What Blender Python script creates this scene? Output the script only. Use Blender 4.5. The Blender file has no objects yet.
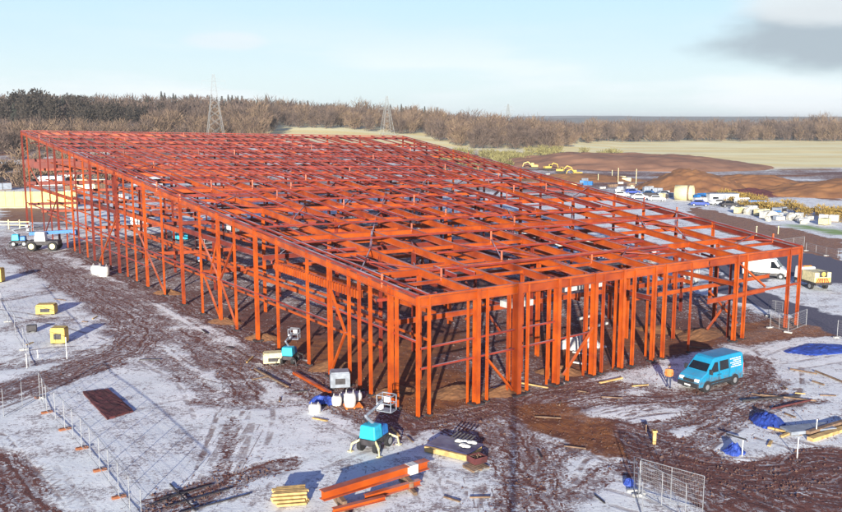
import bpy, math, random
import numpy as np
from mathutils import Vector, Matrix
random.seed(7); rng = np.random.default_rng(7)
R = math.radians
scn = bpy.context.scene; COL = scn.collection

# ------------------------------------------------------------------ camera
F, CX, CY, HC, PITCH = 877.0, 421.0, 256.0, 20.0, R(8.81)
CP, SP = math.cos(PITCH), math.sin(PITCH)
cam_d = bpy.data.cameras.new('camera'); cam = bpy.data.objects.new('camera', cam_d); COL.objects.link(cam)
cam.location = (0, 0, HC); cam.rotation_euler = (R(90) - PITCH, 0, 0)
cam_d.sensor_width = 36; cam_d.lens = 36 * F / 842; cam_d.clip_end = 20000; cam_d.clip_start = .5
scn.camera = cam

def at(px, py, z=0.0):
    dx = px - CX; du = CY - py
    d = Vector((dx, F * CP + du * SP, -F * SP + du * CP))
    t = (z - HC) / d.z
    return Vector((d.x * t, d.y * t, z))
def zat(Y, py):
    k = (CY - py) / F
    return HC + Y * (k * CP - SP) / (CP + k * SP)
def pxof(p):
    w = p[2] - HC
    return CX + F * p[0] / (p[1] * CP - w * SP)

AZ = R(6.3); ELEV = R(11.5)
SUN_TO = Vector((math.sin(AZ) * math.cos(ELEV), math.cos(AZ) * math.cos(ELEV), -math.sin(ELEV)))

# ------------------------------------------------------------------ materials
def nt(m):
    m.use_nodes = True; n = m.node_tree; return n, n.nodes, n.links
def mat(name, col, rough=.8, metal=0., var=.25, scale=3., bump=0., col2=None, frost=0., alpha=1.):
    m = bpy.data.materials.new(name); t, N, L = nt(m)
    b = N['Principled BSDF']; b.inputs['Roughness'].default_value = rough; b.inputs['Metallic'].default_value = metal
    tc = N.new('ShaderNodeTexCoord'); nz = N.new('ShaderNodeTexNoise'); nz.inputs['Scale'].default_value = scale
    nz.inputs['Detail'].default_value = 5; L.new(tc.outputs['Object'], nz.inputs['Vector'])
    mx = N.new('ShaderNodeMix'); mx.data_type = 'RGBA'
    c2 = col2 if col2 else tuple(c * (1 - var) for c in col); c1 = col if col2 else tuple(min(1, c * (1 + var * .5)) for c in col)
    mx.inputs[6].default_value = (*c1, 1); mx.inputs[7].default_value = (*c2, 1)
    rp = N.new('ShaderNodeValToRGB'); rp.color_ramp.elements[0].position = .35; rp.color_ramp.elements[1].position = .65
    L.new(nz.outputs['Fac'], rp.inputs[0]); L.new(rp.outputs[0], mx.inputs[0])
    out = mx.outputs[2]
    if frost:  # settled frost on upward faces; on steel it also paints in skylight
        g = N.new('ShaderNodeNewGeometry'); s = N.new('ShaderNodeSeparateXYZ'); L.new(g.outputs['Normal'], s.inputs[0])
        n2 = N.new('ShaderNodeTexNoise'); n2.inputs['Scale'].default_value = .35; n2.inputs['Detail'].default_value = 4
        L.new(g.outputs['Position'], n2.inputs['Vector'])
        mr = N.new('ShaderNodeMapRange'); mr.inputs[1].default_value = .6; mr.inputs[2].default_value = .95; L.new(s.outputs['Z'], mr.inputs[0])
        r2 = N.new('ShaderNodeMapRange'); r2.inputs[1].default_value = .35; r2.inputs[2].default_value = .6; r2.inputs[4].default_value = frost
        L.new(n2.outputs['Fac'], r2.inputs[0])
        mu = N.new('ShaderNodeMath'); mu.operation = 'MULTIPLY'; L.new(mr.outputs[0], mu.inputs[0]); L.new(r2.outputs[0], mu.inputs[1])
        m2 = N.new('ShaderNodeMix'); m2.data_type = 'RGBA'; m2.inputs[7].default_value = (.72, .74, .8, 1)
        L.new(mu.outputs[0], m2.inputs[0]); L.new(out, m2.inputs[6]); out = m2.outputs[2]
    L.new(out, b.inputs['Base Color'])
    if bump:
        bp = N.new('ShaderNodeBump'); bp.inputs['Strength'].default_value = bump; bp.inputs['Distance'].default_value = .05
        L.new(nz.outputs['Fac'], bp.inputs['Height']); L.new(bp.outputs[0], b.inputs['Normal'])
    return m
M = {}
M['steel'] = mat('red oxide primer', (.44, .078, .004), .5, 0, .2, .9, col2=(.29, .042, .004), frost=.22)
M['steel_mid'] = mat('red oxide primer mid', (.35, .056, .005), .55, 0, .3, .8, col2=(.22, .028, .005), frost=.3)
M['steel_dark'] = mat('red oxide primer dark', (.20, .024, .009), .6, 0, .3, .8, col2=(.12, .014, .008), frost=.4)
M['steel2'] = mat('red oxide primer pale tops', (.30, .036, .016), .6, 0, .25, .5, col2=(.15, .016, .012), frost=.6)  # pinkish tops: skylight put into the colour along with the frost
M['galv'] = mat('galvanised', (.36, .37, .39), .5, .5, .2, 8)
M['conc'] = mat('concrete', (.5, .5, .48), .9, 0, .3, 2, .3)
M['blue'] = mat('cyan paint', (.012, .27, .47), .42, 0, .12, 2, 0, frost=.10)
M['teal'] = mat('sky blue paint', (.02, .42, .6), .5, 0, .2, 4)
M['navy'] = mat('navy tarp', (.03, .07, .35), .6, 0, .4, 3, .4)
M['darksheet'] = mat('dark sheet', (.03, .03, .10), .5, 0, .4, 2, .5, frost=.3)
M['lift'] = mat('mid blue paint', (.02, .16, .45), .5, 0, .3, 4)
M['glass'] = mat('dark glass', (.012, .015, .02), .12, 0, .2, 2)
M['rubber'] = mat('rubber', (.02, .02, .022), .85, 0, .3, 10)
M['black'] = mat('black plastic', (.03, .03, .035), .6, 0, .3, 10)
M['white'] = mat('white paint', (.78, .78, .76), .45, 0, .1, 1.5)
M['cream'] = mat('cream paint', (.68, .6, .34), .6, 0, .25, 4)
M['yellow'] = mat('yellow paint', (.58, .40, .09), .5, 0, .25, 4)
M['footblk'] = mat('fence foot rubber', (.30, .10, .04), .8, 0, .3, 5)
M['hoard'] = mat('yellow hoarding', (.8, .66, .2), .7, 0, .15, 1)
M['wood'] = mat('new timber', (.55, .36, .14), .8, 0, .35, 3, .2)
M['woodold'] = mat('old timber', (.22, .14, .09), .9, 0, .4, 3, .3)
M['orange'] = mat('orange', (.75, .2, .03), .6, 0, .2, 5)
M['red'] = mat('red paint', (.5, .03, .02), .5, 0, .2, 5)
M['bag'] = mat('white bag', (.6, .59, .56), .85, 0, .15, 5, .5)
M['grey'] = mat('grey paint', (.25, .28, .33), .6, 0, .25, 3)
M['dark'] = mat('dark steel', (.05, .045, .05), .6, .2, .4, 3)
M['maroon'] = mat('maroon mat', (.11, .028, .03), .9, 0, .4, 1.5, .5)
M['skin'] = mat('skin', (.55, .3, .2), .6, 0, .1, 20)
M['hivis'] = mat('orange jacket', (.6, .19, .05), .75, 0, .2, 12, .3)
M['trouser'] = mat('navy trousers', (.03, .04, .09), .85, 0, .3, 12)
M['hair'] = mat('hair', (.04, .025, .015), .8, 0, .3, 30)
M['rock'] = mat('pale rock', (.46, .44, .38), .9, 0, .4, 1, .5)
M['twig'] = mat('bare twigs', (.15, .105, .08), .9, 0, .4, .25, col2=(.06, .04, .036))
M['twig2'] = mat('bare twigs pale', (.24, .165, .10), .9, 0, .4, .25, col2=(.10, .062, .05))
M['pine'] = mat('dark pine', (.055, .042, .03), .95, 0, .4, .35, col2=(.03, .024, .02))
M['bark'] = mat('bark', (.14, .10, .08), .95, 0, .4, 2, .3)
M['conifer'] = mat('conifer', (.035, .045, .03), .9, 0, .4, .4, col2=(.055, .04, .035))
M['scrub'] = mat('scrub', (.24, .22, .085), .95, 0, .4, .4, col2=(.15, .12, .05))
M['ochre'] = mat('ochre scrub', (.34, .23, .05), .95, 0, .4, .4, col2=(.2, .12, .04))
M['moundm'] = mat('orange earth', (.25, .115, .045), .95, 0, .3, .25, .8, col2=(.17, .075, .035))
M['bankm'] = mat('brown earth', (.25, .13, .08), .95, 0, .35, .12, .8, col2=(.17, .085, .055))
M['pylon'] = mat('weathered steel', (.30, .32, .33), .7, .2, .1, 1)
M['clod'] = mat('clod earth', (.09, .035, .025), .95, 0, .4, 1.2, col2=(.15, .09, .07))
M['hillm'] = mat('far hill', (.10, .10, .09), .95, 0, .3, .01)

# mesh-wire material: alpha grid for welded mesh infill (real wires, thinner than a pixel, as a cut-out)
def wiremat(name, col, step):
    m = bpy.data.materials.new(name); t, N, L = nt(m); b = N['Principled BSDF']
    b.inputs['Base Color'].default_value = (*col, 1); b.inputs['Roughness'].default_value = .5; b.inputs['Metallic'].default_value = .3
    tc = N.new('ShaderNodeTexCoord'); s = N.new('ShaderNodeSeparateXYZ'); L.new(tc.outputs['Object'], s.inputs[0])
    outs = []
    for ax, st, th in (('X', step, .05), ('Z', step * 2.5, .035)):
        d = N.new('ShaderNodeMath'); d.operation = 'DIVIDE'; d.inputs[1].default_value = st; L.new(s.outputs[ax], d.inputs[0])
        f = N.new('ShaderNodeMath'); f.operation = 'FRACT'; L.new(d.outputs[0], f.inputs[0])
        l = N.new('ShaderNodeMath'); l.operation = 'LESS_THAN'; l.inputs[1].default_value = th; L.new(f.outputs[0], l.inputs[0]); outs.append(l)
    mx = N.new('ShaderNodeMath'); mx.operation = 'MAXIMUM'; L.new(outs[0].outputs[0], mx.inputs[0]); L.new(outs[1].outputs[0], mx.inputs[1])
    L.new(mx.outputs[0], b.inputs['Alpha']); return m
M['wire'] = wiremat('welded wire', (.5, .5, .52), .09)

# ------------------------------------------------------------------ mesh builder
def dirty(src, name, col):
    m = mat(name, col, .38, 0, .1, 2, 0, frost=.08); t, N, L = nt(m); b = N['Principled BSDF']; prev = b.inputs['Base Color'].links[0].from_socket
    tc = N.new('ShaderNodeTexCoord'); s_ = N.new('ShaderNodeSeparateXYZ'); L.new(tc.outputs['Object'], s_.inputs[0]); n = N.new('ShaderNodeTexNoise'); n.inputs['Scale'].default_value = 3.5; n.inputs['Detail'].default_value = 7
    L.new(tc.outputs['Object'], n.inputs['Vector']); a = N.new('ShaderNodeMath'); a.operation = 'MULTIPLY_ADD'; a.inputs[1].default_value = 2.2; L.new(n.outputs['Fac'], a.inputs[0]); L.new(s_.outputs['Z'], a.inputs[2])
    r_ = N.new('ShaderNodeMapRange'); r_.inputs[1].default_value = 2.15; r_.inputs[2].default_value = 1.45; r_.inputs[4].default_value = .75; L.new(a.outputs[0], r_.inputs[0])
    x = N.new('ShaderNodeMix'); x.data_type = 'RGBA'; x.inputs[7].default_value = (.12, .07, .05, 1); L.new(r_.outputs[0], x.inputs[0]); L.new(prev, x.inputs[6]); L.new(x.outputs[2], b.inputs['Base Color']); return m
M['vanblue'] = dirty(None, 'cyan van paint', (.010, .25, .44)); M['vanwhite'] = dirty(None, 'white van paint', (.7, .7, .68))
class MB:
    def __init__(s): s.v = []; s.f = []
    def add(s, vs, fs):
        o = len(s.v); s.v += [tuple(v) for v in vs]; s.f += [tuple(i + o for i in f) for f in fs]; return s
    def box(s, c, d, rz=0., taper=1.):
        cx, cy, cz = c; x, y, z = d[0] / 2, d[1] / 2, d[2] / 2; ca, sa = math.cos(rz), math.sin(rz)
        vs = []
        for k, t in ((-z, 1), (z, taper)):
            for a, b in ((-x, -y), (x, -y), (x, y), (-x, y)):
                a *= t; b *= t; vs.append((cx + a * ca - b * sa, cy + a * sa + b * ca, cz + k))
        return s.add(vs, [(3, 2, 1, 0), (4, 5, 6, 7), (0, 1, 5, 4), (1, 2, 6, 5), (2, 3, 7, 6), (3, 0, 4, 7)])
    def frame(s, p, q):
        p = Vector(p); q = Vector(q); d = (q - p).normalized()
        up = Vector((0, 0, 1)) if abs(d.z) < .95 else Vector((0, 1, 0))
        r = d.cross(up).normalized(); u = r.cross(d).normalized(); return p, q, r, u
    def bar(s, p, q, w, h, r=None):
        p, q, rr, u = s.frame(p, q)
        if r is not None:
            rr = Vector(r).normalized(); u = rr.cross((q - p).normalized()).normalized()
        vs = [e + rr * (a * w / 2) + u * (b * h / 2) for e in (p, q) for a, b in ((-1, -1), (1, -1), (1, 1), (-1, 1))]
        return s.add(vs, [(3, 2, 1, 0), (4, 5, 6, 7), (0, 1, 5, 4), (1, 2, 6, 5), (2, 3, 7, 6), (3, 0, 4, 7)])
    def ibeam(s, p, q, w, h, r=None):
        p, q, rr, u = s.frame(p, q)
        if r is not None:
            rr = Vector(r).normalized(); u = rr.cross((q - p).normalized()).normalized()
        tf = max(.02, h * .06)
        s.bar(p + u * (h / 2 - tf / 2), q + u * (h / 2 - tf / 2), w, tf, rr)
        s.bar(p - u * (h / 2 - tf / 2), q - u * (h / 2 - tf / 2), w, tf, rr)
        return s.bar(p, q, max(.02, w * .12), h - 2 * tf - .002, rr)
    def tube(s, p, q, r0, r1=None, n=8, caps=True):
        if r1 is None: r1 = r0
        p, q, a, b = s.frame(p, q); vs = []
        for e, r in ((p, r0), (q, r1)):
            for i in range(n):
                t = 2 * math.pi * i / n; vs.append(e + a * (r * math.cos(t)) + b * (r * math.sin(t)))
        fs = [(i, (i + 1) % n, n + (i + 1) % n, n + i) for i in range(n)]
        if caps: fs += [tuple(range(n - 1, -1, -1)), tuple(range(n, 2 * n))]
        return s.add(vs, fs)
    def blob(s, c, rx, ry, rz, nu=10, nv=6, noise=.2, flat=True, rot=0):
        vs = []; ca, sa = math.cos(rot), math.sin(rot)
        for j in range(nv + 1):
            ph = math.pi * j / nv - math.pi / 2
            for i in range(nu):
                th = 2 * math.pi * i / nu; k = 1 + random.uniform(-noise, noise)
                x = rx * math.cos(ph) * math.cos(th) * k; y = ry * math.cos(ph) * math.sin(th) * k; z = rz * math.sin(ph) * k
                if flat: z = max(z, -rz * .35)
                vs.append((c[0] + x * ca - y * sa, c[1] + x * sa + y * ca, c[2] + z))
        fs = [(j * nu + i, j * nu + (i + 1) % nu, (j + 1) * nu + (i + 1) % nu, (j + 1) * nu + i) for j in range(nv) for i in range(nu)]
        return s.add(vs, fs)
    def prism(s, pts, y0, y1):          # outline in xz, extruded along y
        n = len(pts); vs = [(x, y0, z) for x, z in pts] + [(x, y1, z) for x, z in pts]
        return s.add(vs, [tuple(range(n)), tuple(range(2 * n - 1, n - 1, -1))] + [(i, i + n, (i + 1) % n + n, (i + 1) % n) for i in range(n)])
    def build(s, name, m, parent=None, smooth=False, loc=None):
        me = bpy.data.meshes.new(name); me.from_pydata(s.v, [], s.f); me.update()
        if smooth: me.polygons.foreach_set('use_smooth', [True] * len(me.polygons))
        me.materials.append(M[m] if isinstance(m, str) else m)
        o = bpy.data.objects.new(name, me); COL.objects.link(o)
        if parent is not None: o.parent = parent
        if loc is not None: o.location = loc
        return o
def bevel(o, w=.03, seg=2):
    b = o.modifiers.new('b', 'BEVEL'); b.width = w; b.segments = seg; b.limit_method = 'ANGLE'; return o
def tag(o, label=None, cat=None, group=None, kind=None):
    if label: o['label'] = label
    if cat: o['category'] = cat
    if group: o['group'] = group
    if kind: o['kind'] = kind
    return o
def thing(name, loc, rz, label, cat, group=None):
    o = bpy.data.objects.new(name, None); COL.objects.link(o); o.location = loc; o.rotation_euler = (0, 0, rz)
    return tag(o, label, cat, group)
def dup(root, loc, rz, label=None, group=None, scale=None):
    r = root.copy(); COL.objects.link(r); r.location = loc; r.rotation_euler = (0, 0, rz)
    if scale: r.scale = scale if hasattr(scale, '__len__') else (scale,) * 3
    if label: r['label'] = label
    if group: r['group'] = group
    for ch in list(root.children):
        c = ch.copy(); COL.objects.link(c); c.parent = r
        for g in list(ch.children):
            d = g.copy(); COL.objects.link(d); d.parent = c
    return r
def heading(a, b): return math.atan2(b[1] - a[1], b[0] - a[0])

# ------------------------------------------------------------------ noise
def vnoise(x, y, seed=0):
    xi = np.floor(x).astype(np.int64); yi = np.floor(y).astype(np.int64); fx = x - xi; fy = y - yi
    fx = fx * fx * (3 - 2 * fx); fy = fy * fy * (3 - 2 * fy)
    def h(a, b):
        n = (a * 374761393 + b * 668265263 + seed * 974711) & 0x7fffffff
        n = ((n ^ (n >> 13)) * 1274126177) & 0x7fffffff
        return ((n ^ (n >> 16)) & 0xffff) / 65535.
    return (h(xi, yi) * (1 - fx) + h(xi + 1, yi) * fx) * (1 - fy) + (h(xi, yi + 1) * (1 - fx) + h(xi + 1, yi + 1) * fx) * fy
def fbm(x, y, o=4, seed=0):
    s = 0; a = .5; t = 0
    for i in range(o): s = s + a * vnoise(x * 2 ** i, y * 2 ** i, seed + i); t += a; a *= .5
    return s / t - .5
def sstep(a, b, x):
    t = np.clip((x - a) / (b - a), 0, 1); return t * t * (3 - 2 * t)
def terrain(x, y):
    x = np.asarray(x, float); y = np.asarray(y, float)
    px = CX + F * x / np.maximum(y, 30)
    g = np.interp(px, [-400, 150, 250, 380, 500, 620, 1500], [1, 1, .9, .66, .3, 0, 0])
    z = 24 * g * sstep(260, 740, y)
    z = z * (1 - .5 * sstep(900, 2500, y))
    return z + fbm(x / 60, y / 60, 3, 5) * 2 * sstep(200, 420, y)

# ------------------------------------------------------------------ steel frame plan
P0 = at(418, 418); PL = at(28, 229); PR = at(796, 326)
k = 182 / at(403, 136, 16).y; PB = Vector((0, 0, 0)); PB.y = 182; PB.x = (403 - CX) / F * (182 * CP + 3.6 * SP)
H0 = zat(P0.y, 296); HL = zat(PL.y, 130.5); HR = zat(PR.y, 246); HB = zat(PB.y, 136)
print('plan', P0, PL, PR, PB, 'heights', H0, HL, HR, HB)
def G(s, t, z=0.):
    p = P0 * (1 - s) * (1 - t) + PL * s * (1 - t) + PR * (1 - s) * t + PB * s * t
    return Vector((p.x, p.y, z))
def ZR(s, t): return H0 * (1 - s) * (1 - t) + HL * s * (1 - t) + HR * (1 - s) * t + HB * s * t
def RP(s, t, dz=0.): return G(s, t, ZR(s, t) + dz)
def t_of(px):
    a, b = 0., 1.
    for _ in range(40):
        m = (a + b) / 2
        if pxof(G(0, m)) < px: a = m
        else: b = m
    return a
def s_of(px):
    a, b = 0., 1.
    for _ in range(40):
        m = (a + b) / 2
        if pxof(G(m, 0)) > px: a = m
        else: b = m
    return a
fdir = (PR - P0).normalized(); ldir = (PL - P0).normalized()

# ------------------------------------------------------------------ ground
xs = np.concatenate([-np.geomspace(9000, 260, 26)[:-1], np.arange(-260, -72, 2.5), np.arange(-72, 66, .36), np.arange(66, 260, 2.5), np.geomspace(260, 9000, 26)])
ys = np.concatenate([np.arange(-60, 30, 6), np.arange(30, 120, .34), np.arange(120, 250, 1.1), np.arange(250, 900, 5), np.geomspace(900, 12000, 26)])
X, Y = np.meshgrid(xs, ys); X = X.ravel(); Y = Y.ravel()
amp = np.clip(Y / 90, .3, 6)
Xw = X + fbm(X / 2.2, Y / 2.2, 4, 11) * 2.6 * np.minimum(amp, 2.5); Yw = Y + fbm(X / 2.2, Y / 2.2, 4, 31) * 2.6 * amp
def W(pts): return np.array([[*at(a, b)[:2]] for a, b in pts])
def seg_dist(P, closed=False):
    best = np.full(X.shape, 1e9); lat = np.zeros(X.shape); n = len(P)
    for i in range(n if closed else n - 1):
        a = P[i]; b = P[(i + 1) % n]; d = b - a; L2 = (d ** 2).sum() + 1e-9
        t = np.clip(((Xw - a[0]) * d[0] + (Yw - a[1]) * d[1]) / L2, 0, 1)
        dx = X - a[0] - t * d[0]; dy = Y - a[1] - t * d[1]
        dxw = Xw - a[0] - t * d[0]; dyw = Yw - a[1] - t * d[1]
        ds = np.hypot(dxw, dyw); m = ds < best; best[m] = ds[m]
        lt = (dx * -d[1] + dy * d[0]) / math.sqrt(L2); lat[m] = lt[m]
    return best, lat
def poly_mask(pts, soft=.8):
    P = W(pts); d, _ = seg_dist(P, True); ins = np.zeros(X.shape, bool); n = len(P)
    for i in range(n):
        a = P[i]; b = P[(i + 1) % n]
        c = ((a[1] > Yw) != (b[1] > Yw)) & (Xw < (b[0] - a[0]) * (Yw - a[1]) / (b[1] - a[1] + 1e-12) + a[0]); ins ^= c
    sd = np.where(ins, d, -d); return sstep(-soft, soft, sd)
def smooth_line(pts, it=2):
    P = [np.array(p, float) for p in pts]
    for _ in range(it):
        Q = [P[0]]
        for a, b in zip(P, P[1:]): Q += [a * .75 + b * .25, a * .25 + b * .75]
        Q.append(P[-1]); P = Q
    return P
mud = np.zeros(X.shape); trk = np.zeros(X.shape); lat = np.zeros(X.shape); earth = np.zeros(X.shape)
asph = np.zeros(X.shape); grass = np.zeros(X.shape); green = np.zeros(X.shape)
def track(pts, w, k=1., soft=None):
    global mud, trk, lat
    d, l = seg_dist(W(smooth_line(pts))); m = (1 - sstep(w * .35, w * .62 if soft is None else soft, d)) * k
    up = m > trk; lat = np.where(up, l, lat); trk = np.maximum(trk, m); mud = np.maximum(mud, m)
# left haul road and its branches
track([(5, 246), (40, 268), (80, 288), (128, 318), (142, 338), (118, 356), (60, 376), (-20, 400)], 5.2, .68)
track([(60, 270), (100, 290), (140, 312), (150, 330)], 4.5, .66)
track([(30, 250), (75, 272), (115, 290), (160, 300)], 3.5, .6)
track([(110, 300), (150, 318), (190, 340), (228, 372), (250, 400)], 2.6, .62)
track([(150, 318), (200, 345), (250, 362)], 3, .62)
track([(128, 330), (165, 362), (210, 396)], 2.0, .45)
track([(0, 365), (50, 362), (100, 350)], 2.5, .5)
track([(-20, 452), (12, 480), (45, 530)], 2.8, .7)
track([(148, 520), (200, 494), (262, 470), (285, 464)], 2.2, .66)
track([(160, 500), (205, 486), (240, 478)], 2.4, .66)
track([(0, 300), (30, 296), (70, 286)], 2., .45); track([(0, 330), (30, 322), (70, 318)], 2., .45)
track([(235, 420), (228, 450), (212, 478)], .9, .6); track([(300, 402), (235, 405), (200, 400)], 1.6, .4)
# mud along the frame
feet = [(72, 250), (137, 283), (203, 313), (258, 342), (331, 379), (360, 394), (417, 422)]
track(feet, 3.2, .85)
track([(232, 352), (270, 372), (330, 398), (400, 430)], 3.8, .66)
track([(417, 424), (470, 414), (520, 404), (560, 392), (610, 386)], 3.2, .85)
track([(480, 410), (515, 440), (530, 470), (528, 520)], 4.2, .58)
track([(430, 410), (480, 440), (520, 480)], 3, .6)
track([(500, 400), (560, 425), (625, 447), (680, 464), (750, 482), (842, 474)], 3.6, .92)
track([(600, 440), (650, 455), (700, 470), (760, 498), (830, 520)], 3.2, .9)
track([(690, 462), (760, 475), (800, 460), (830, 455), (870, 460)], 3.6, .95)
track([(610, 425), (660, 438), (700, 452)], 2.6, .8)
track([(560, 405), (610, 400), (665, 398), (720, 396), (760, 378)], 2.6, .72)
track([(640, 430), (690, 418), (740, 400), (762, 380), (750, 358)], 2.6, .66)
track([(700, 440), (735, 415), (765, 402), (775, 380)], 2.0, .6)
track([(560, 395), (620, 385), (680, 392), (700, 402)], 2.0, .6)
track([(540, 470), (560, 450), (610, 440)], 2.2, .55)
track([(745, 412), (790, 402), (815, 400)], 1.5, .7)
track([(560, 512), (600, 470), (640, 462)], 1.6, .5)
track([(640, 470), (690, 485), (740, 515)], 3.0, .85)
track([(660, 455), (720, 470), (780, 490), (860, 500)], 4.0, .9)
track([(745, 345), (790, 335), (842, 330)], 2.2, .5)
trk2 = np.zeros(X.shape); lat2 = np.full(X.shape, 9.)
def fine(pts, k=1.):
    global trk2, lat2
    Wp = W(smooth_line(pts)); P = Wp
    best = np.full(X.shape, 1e9); lt_ = np.zeros(X.shape)
    for a, b_ in zip(P[:-1], P[1:]):
        d = b_ - a; L2 = (d ** 2).sum() + 1e-9; t = np.clip(((X - a[0]) * d[0] + (Y - a[1]) * d[1]) / L2, 0, 1)
        ds = np.hypot(X - a[0] - t * d[0], Y - a[1] - t * d[1]); m = ds < best; best[m] = ds[m]
        lt_[m] = ((X - a[0]) * -d[1] + (Y - a[1]) * d[0])[m] / math.sqrt(L2)
    up = (best < 1.7) & (np.abs(np.abs(lt_) - .85) < np.abs(np.abs(lat2) - .85)); lat2 = np.where(up, lt_, lat2); trk2 = np.where(up, k, trk2)
for p_, k_ in (([(8, 250), (60, 275), (110, 300), (170, 345), (230, 400)], 1), ([(30, 252), (90, 285), (150, 300), (215, 345), (262, 372)], 1), ([(100, 300), (150, 340), (185, 372), (240, 382)], .9),
              ([(125, 330), (160, 345), (215, 350), (240, 372), (232, 410), (212, 470)], .9), ([(240, 380), (262, 400), (258, 440), (222, 492)], .8), ([(130, 340), (150, 362), (190, 380), (205, 412)], .7),
              ([(0, 392), (60, 370), (120, 345), (135, 318), (90, 290), (30, 262)], 1), ([(0, 404), (70, 378), (128, 352), (144, 322)], 1), ([(0, 300), (60, 290), (110, 292)], .7), ([(0, 312), (40, 318), (90, 330), (120, 340)], .8), ([(0, 360), (40, 350), (90, 348)], .8),
              ([(-10, 440), (10, 462), (40, 500), (60, 530)], .8), ([(20, 440), (40, 470), (80, 520)], .3), ([(180, 512), (225, 470), (238, 430)], .7), ([(262, 512), (300, 468), (380, 440), (430, 428)], .5),
              ([(300, 405), (240, 398), (180, 402), (120, 420)], .4), ([(340, 420), (380, 440), (420, 470), (440, 512)], .6), ([(470, 512), (500, 470), (505, 430), (480, 405)], .9), ([(500, 520), (530, 470), (520, 430), (480, 400)], 1), ([(545, 520), (560, 470), (590, 440), (640, 420), (700, 415)], 1),
              ([(530, 512), (540, 460), (580, 425), (640, 405), (700, 400), (750, 385), (762, 362)], 1), ([(560, 395), (610, 388), (660, 396), (690, 412), (740, 412), (770, 395)], 1), ([(590, 410), (640, 402), (690, 396), (735, 400), (768, 385), (762, 360)], 1),
              ([(600, 430), (655, 440), (705, 425), (742, 402), (775, 390)], 1), ([(690, 450), (720, 430), (760, 410), (790, 392), (790, 370)], 1), ([(540, 415), (600, 440), (660, 458), (730, 480), (800, 505), (860, 520)], 1), ([(520, 402), (580, 425), (650, 446), (720, 462), (800, 466), (860, 452)], 1),
              ([(640, 480), (700, 495), (750, 520)], 1), ([(620, 500), (660, 512), (680, 520)], .6), ([(680, 470), (760, 500), (842, 505)], 1), ([(780, 345), (740, 360), (770, 370), (842, 358)], .6), ([(560, 440), (600, 452), (650, 470), (700, 510)], .9), ([(440, 420), (480, 432), (500, 450), (498, 500)], .9),
              ([(780, 440), (820, 452), (860, 450)], .8), ([(744, 388), (758, 375), (752, 352), (720, 345)], .9), ([(430, 470), (470, 480), (520, 500), (560, 520)], .6), ([(90, 270), (140, 292), (190, 322), (240, 345), (290, 368)], .8)):
    fine(p_, k_)
mud = np.maximum(mud, poly_mask([(640, 400), (655, 388), (745, 383), (765, 395), (740, 412), (690, 410)], 1.2) * .72)
# inside the frame: churned soil, mud spread thicker to paint in deep shade
ins = poly_mask([(418, 416), (258, 338), (120, 272), (60, 244), (420, 205), (780, 318), (735, 342), (600, 378), (520, 396)], 1.0)
n1 = fbm(X / 6, Y / 9, 4, 77) * 2
near_in = 1 - sstep(72, 100, Y + n1 * 14)
mud = np.maximum(mud, ins * (.74 + .35 * near_in + .55 * n1))
earth = np.maximum(earth, ins * near_in * np.clip(.68 + 1.1 * n1, 0, 1))
for pts, kk in (([(518, 406), (560, 402), (615, 424), (634, 458), (600, 460), (560, 442), (530, 428)], 1.),
               ([(700, 330), (770, 318), (842, 318), (842, 336), (790, 338), (745, 346)], .95),
               ([(612, 424), (660, 440), (735, 468), (800, 478), (780, 490), (700, 480), (640, 462)], .35),
               ([(560, 178), (660, 184), (740, 215), (842, 262), (842, 240), (770, 214), (700, 190)], 0.),
               ([(690, 206), (770, 224), (842, 240), (842, 268), (800, 252), (740, 236), (690, 222)], 1.),
               ([(735, 300), (842, 330), (842, 318), (790, 300)], .5),
               ([(0, 208), (70, 208), (70, 222), (0, 222)], .9),
               ([(410, 390), (470, 378), (500, 400), (430, 420)], .8),
               ([(780, 184), (842, 180), (842, 202), (800, 196)], .8),
               ([(-60, 132), (130, 130), (130, 158), (0, 160), (-60, 160)], .6)):
    earth = np.maximum(earth, poly_mask(pts, 1.5) * kk)
asph = np.maximum(asph, poly_mask([(700, 258), (760, 252), (810, 254), (870, 268), (870, 290), (800, 276), (760, 282), (720, 276)], .8) * .9)
asph = np.maximum(asph, poly_mask([(700, 268), (760, 290), (800, 304), (860, 322), (860, 344), (780, 314), (720, 296)], .8) * .75)
asph = np.maximum(asph, poly_mask([(560, 186), (640, 188), (720, 204), (720, 212), (640, 202), (560, 192)], 2) * .3)
green = np.maximum(green, poly_mask([(788, 223.5), (842, 230), (870, 236), (870, 240), (820, 231), (788, 226.5)], 1.))
# frosted fields and rough ground far off
pxg = CX + F * X / np.maximum(Y, 20)
fld = sstep(350, 385, Y + fbm(X / 40, Y / 40, 3, 9) * 30) * sstep(500, 545, pxg + (Y - 400) * .05) 
fld = np.maximum(fld, sstep(430, 520, Y) * sstep(240, 275, pxg))
grass = np.maximum(grass, fld)
rough = sstep(215, 240, Y) * (1 - fld)
mud = np.maximum(mud, rough * np.clip(.5 + fbm(X / 25, Y / 12, 4, 55) * 2.2, 0, .95))
earth = np.maximum(earth, rough * np.clip(.2 + fbm(X / 30, Y / 14, 4, 65) * 2.4, 0, .9))
behind = sstep(120, 128, Y) * (1 - sstep(210, 225, Y)) * (1 - sstep(330, 420, pxg))
mud = np.maximum(mud, behind * np.clip(.1 + fbm(X / 12, Y / 12, 3, 91) * 2, 0, .8))
snowy = fbm(X / 9, Y / 9, 4, 123) * 1.6 + .5
Z = terrain(X, Y)
nearw = (1 - sstep(110, 180, Y))
Z = Z + nearw * (fbm(X / 1.3, Y / 1.3, 4, 201) * .10 * (.4 + mud) - np.clip(mud, 0, 1) * .05 + np.sin(lat * 7) * .02 * trk)
me = bpy.data.meshes.new('ground'); nx, ny = len(xs), len(ys)
me.vertices.add(nx * ny); me.vertices.foreach_set('co', np.stack([X, Y, Z], 1).ravel())
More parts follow.
